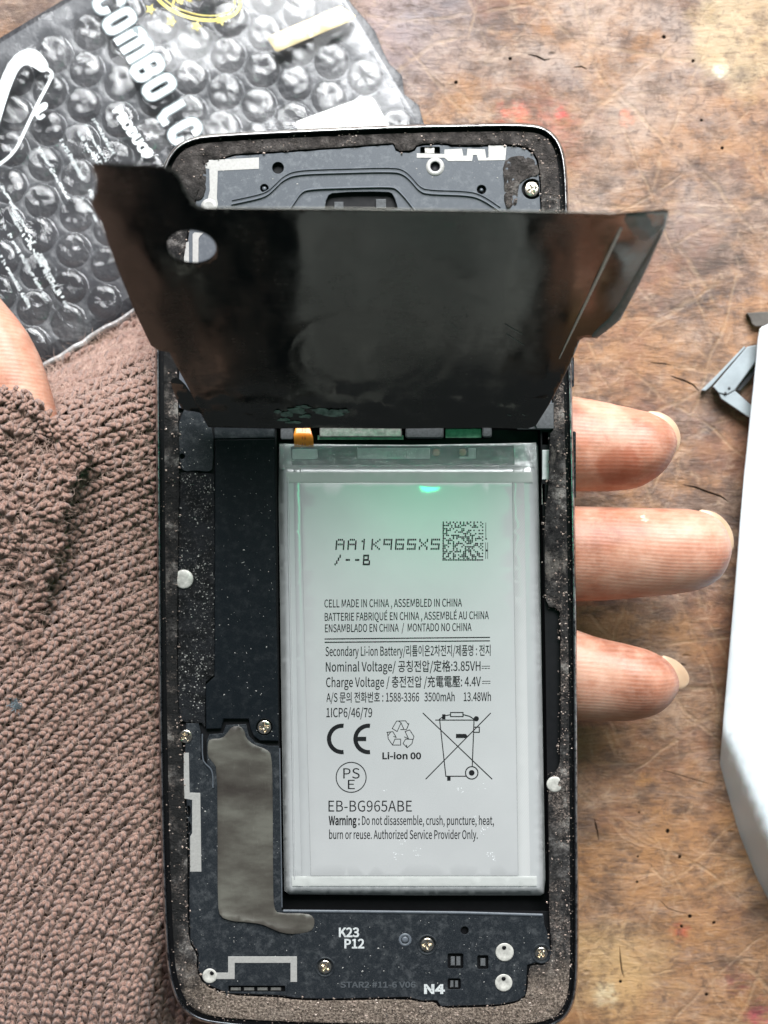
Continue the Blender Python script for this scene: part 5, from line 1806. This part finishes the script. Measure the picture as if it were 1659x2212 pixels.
    for p in pl:
        for _ in range(3):
            u = p[0] + rr.gauss(0, 5) - 4; v = p[1] + rr.gauss(3, 6)
            a = rr.uniform(0, 6.28)
            items3.append((u, v, math.cos(a), math.sin(a), rr.uniform(20, 28), rr.uniform(12, 18), rr.uniform(0.9, 1.7)))
    stitch_mesh('cuff_edge_loops', items3, lambda u, v: np.maximum(z2(u, v), -1.0) + 0.3, cuff)

    # loose fibres over the wool
    def fuzz(name, count, region, zf, parent, lo=10, hi=42, wd=0.7, up=1.0):
        uv = np.zeros((0, 2))
        while len(uv) < count:
            c = rng.uniform((-190, 640), (425, 2400), (count * 2, 2))
            uv = np.vstack([uv, c[region(c[:, 0], c[:, 1])]])
        uv = uv[:count]
        n5 = 5
        aa = rng.uniform(0, 2 * math.pi, count); ln_ = rng.uniform(lo, hi, count)
        cur = rng.normal(0, 0.9, count); hgt = np.abs(rng.normal(0.35, 0.5, count)) * up
        x, y = uv[:, 0].copy(), uv[:, 1].copy()
        V3 = np.zeros((count, n5 * 2, 3))
        for k in range(n5):
            w = wd * (1 - 0.6 * k / 4)
            nx, ny = -np.sin(aa), np.cos(aa)
            zz = zf(x, y) + hgt * math.sin(math.pi * (k / 4) * 0.8) + 0.55
            V3[:, 2 * k] = PA(x + nx * w / 2, y + ny * w / 2, zz)
            V3[:, 2 * k + 1] = PA(x - nx * w / 2, y - ny * w / 2, zz)
            x = x + np.cos(aa) * ln_ / 4; y = y + np.sin(aa) * ln_ / 4
            aa = aa + cur / 3 + rng.normal(0, 0.25, count)
        b = (np.arange(count) * n5 * 2)[:, None]
        F3 = np.concatenate([b + np.array([2 * k, 2 * k + 1, 2 * k + 3, 2 * k + 2])[None, :] for k in range(4)])
        o = mesh_obj(name, V3.reshape(-1, 3), F3, M['fuzz'], parent)
        o['kind'] = 'stuff'
    fuzz('wool_fibres', 27000, lambda u, v: (v > top_line(u) + 2) & ~((u < 150) & (v > 850) & (v < 1300)) & (u < 385), z1, sl)
    fuzz('wool_fibres', 6000, lambda u, v: (v > top_line(u) - 1) & (v < top_line(u) + 70) & (u < 380), z1, sl, 12, 50, 0.6, 2.2)
    fuzz('wool_fibres', 6000, lambda u, v: inside(fold, np.stack([u, v], 1)), z2, cuff)

    # a bit of blue lint caught on the wool
    V4, F4 = [], []
    for _ in range(60):
        a = random.uniform(0, 6.28); x, y = 33 + random.gauss(0, 5), 1522 + random.gauss(0, 6)
        z = float(z1(np.array([x]), np.array([y]))[0]) + 1.4 + random.uniform(0, 1.0)
        b = len(V4)
        pts = []
        for k in range(4):
            pts.append((x, y)); x += math.cos(a) * 3.5; y += math.sin(a) * 3.5; a += random.gauss(0, 0.9)
        for k, (px, py) in enumerate(pts):
            V4.append(P(px - 0.7, py - 0.7, z + 0.1 * k)); V4.append(P(px + 0.7, py + 0.7, z + 0.1 * k))
        for k in range(3):
            F4.append((b + 2 * k, b + 2 * k + 1, b + 2 * k + 3, b + 2 * k + 2))
    li = mesh_obj('lint_tuft', V4, F4, M['lint'], None)
    li['label'] = 'tiny tuft of blue-grey lint caught on the brown knitted sleeve'
    li['category'] = 'lint'


build_person()


# ------------------------------------------------------------------ things on the right of the bench
def build_right():
    # white plastic pouch
    out = [(1648, 703), (1700, 690), (2000, 690), (2000, 2200), (1800, 2110), (1659, 1993), (1612, 1942), (1582, 1900), (1566, 1868), (1553, 1830), (1548, 1795), (1551, 1700), (1562, 1560), (1576, 1400), (1590, 1240), (1604, 1060), (1616, 940), (1632, 790), (1638, 714)]
    o2 = np.array(out, float)

    def zw(u, v):
        e = np.interp(v, [690, 940, 1240, 1560, 1800, 1900, 1993, 2110], [1640, 1616, 1590, 1562, 1548, 1582, 1659, 1800])
        d = np.clip((u - e) / 120.0, 0, 1)
        z = -30.3 + 7.5 * d
        # a fold running down-right across the lower half
        f = (u - 1556) * 0.86 - (v - 1560) * 0.36
        z = z - 0.17 * np.clip(-f, 0, 80) * np.clip((v - 1480) / 150, 0, 1)
        return z + 0.22 * fbm(u * 1.6, v * 0.7, 160, 2.0, 2)
    w = sheet('white_plastic_pouch', chaikin(out, 1), zw, 4.6, M['white'], None, step=20, grid=14, bevel=1.2, smooth=True, bottom=True)
    w['label'] = 'glossy white plastic pouch at the right edge of the bench'
    w['category'] = 'plastic pouch'
    # grey bracket lying on the bench, half under the pouch
    br = thing('grey_bracket', 'small grey angled metal bracket lying next to the white pouch', 'bracket', P(1570, 830, TABLE))
    zb = -32.6

    def q(x, y):
        return (1458 + x * 0.1466, 648 + y * 0.1466)
    sheet('arm', np.array([q(560, 1280), q(1060, 690), q(1260, 650), q(1270, 800), q(880, 1330), q(760, 1400), q(640, 1370)], float), zb, 3.0, M['bracket'], br, bevel=2, step=30)
    sheet('arm', np.array([q(640, 1375), q(765, 1405), q(880, 1335), q(1200, 1620), q(1400, 1800), q(1400, 1980), q(1080, 1730), q(680, 1460)], float), zb - 0.25, 2.8, M['bracket'], br, bevel=2, step=30)
    sheet('side_flange', np.array([q(385, 1330), q(450, 1340), q(530, 1270), q(1040, 700), q(1020, 680), q(640, 1080)], float), zb - 1.2, 2.0, M['bracket'], br, bevel=1.2, step=30)
    sheet('inner_shade', np.array([q(900, 1330), q(1000, 1200), q(1260, 880), q(1300, 960), q(960, 1340)], float), zb - 1.6, 1.5, M['bracket_dark'], br, bevel=1.0)  # dark wedge standing in for the shade under the arm
    for (x, y) in ((800, 1300), (745, 1375)):
        u, v = q(x, y)
        lathe('rivet', u, v, zb, [(3.2, 0), (3.0, 0.12), (0.5, 0.15)], M['bracket_dark'], br, 10)
    # dark scrap poking out above the pouch
    s = sheet('dark_scrap', np.array([(1612, 676), (1640, 674), (1700, 672), (1700, 700), (1660, 704), (1632, 706), (1624, 700), (1620, 688)], float), TABLE + 1.6, 1.5, M['scrap'], None, bevel=2, step=12)
    s['label'] = 'small dark scrap sticking out above the white pouch'
    s['category'] = 'scrap'


build_right()
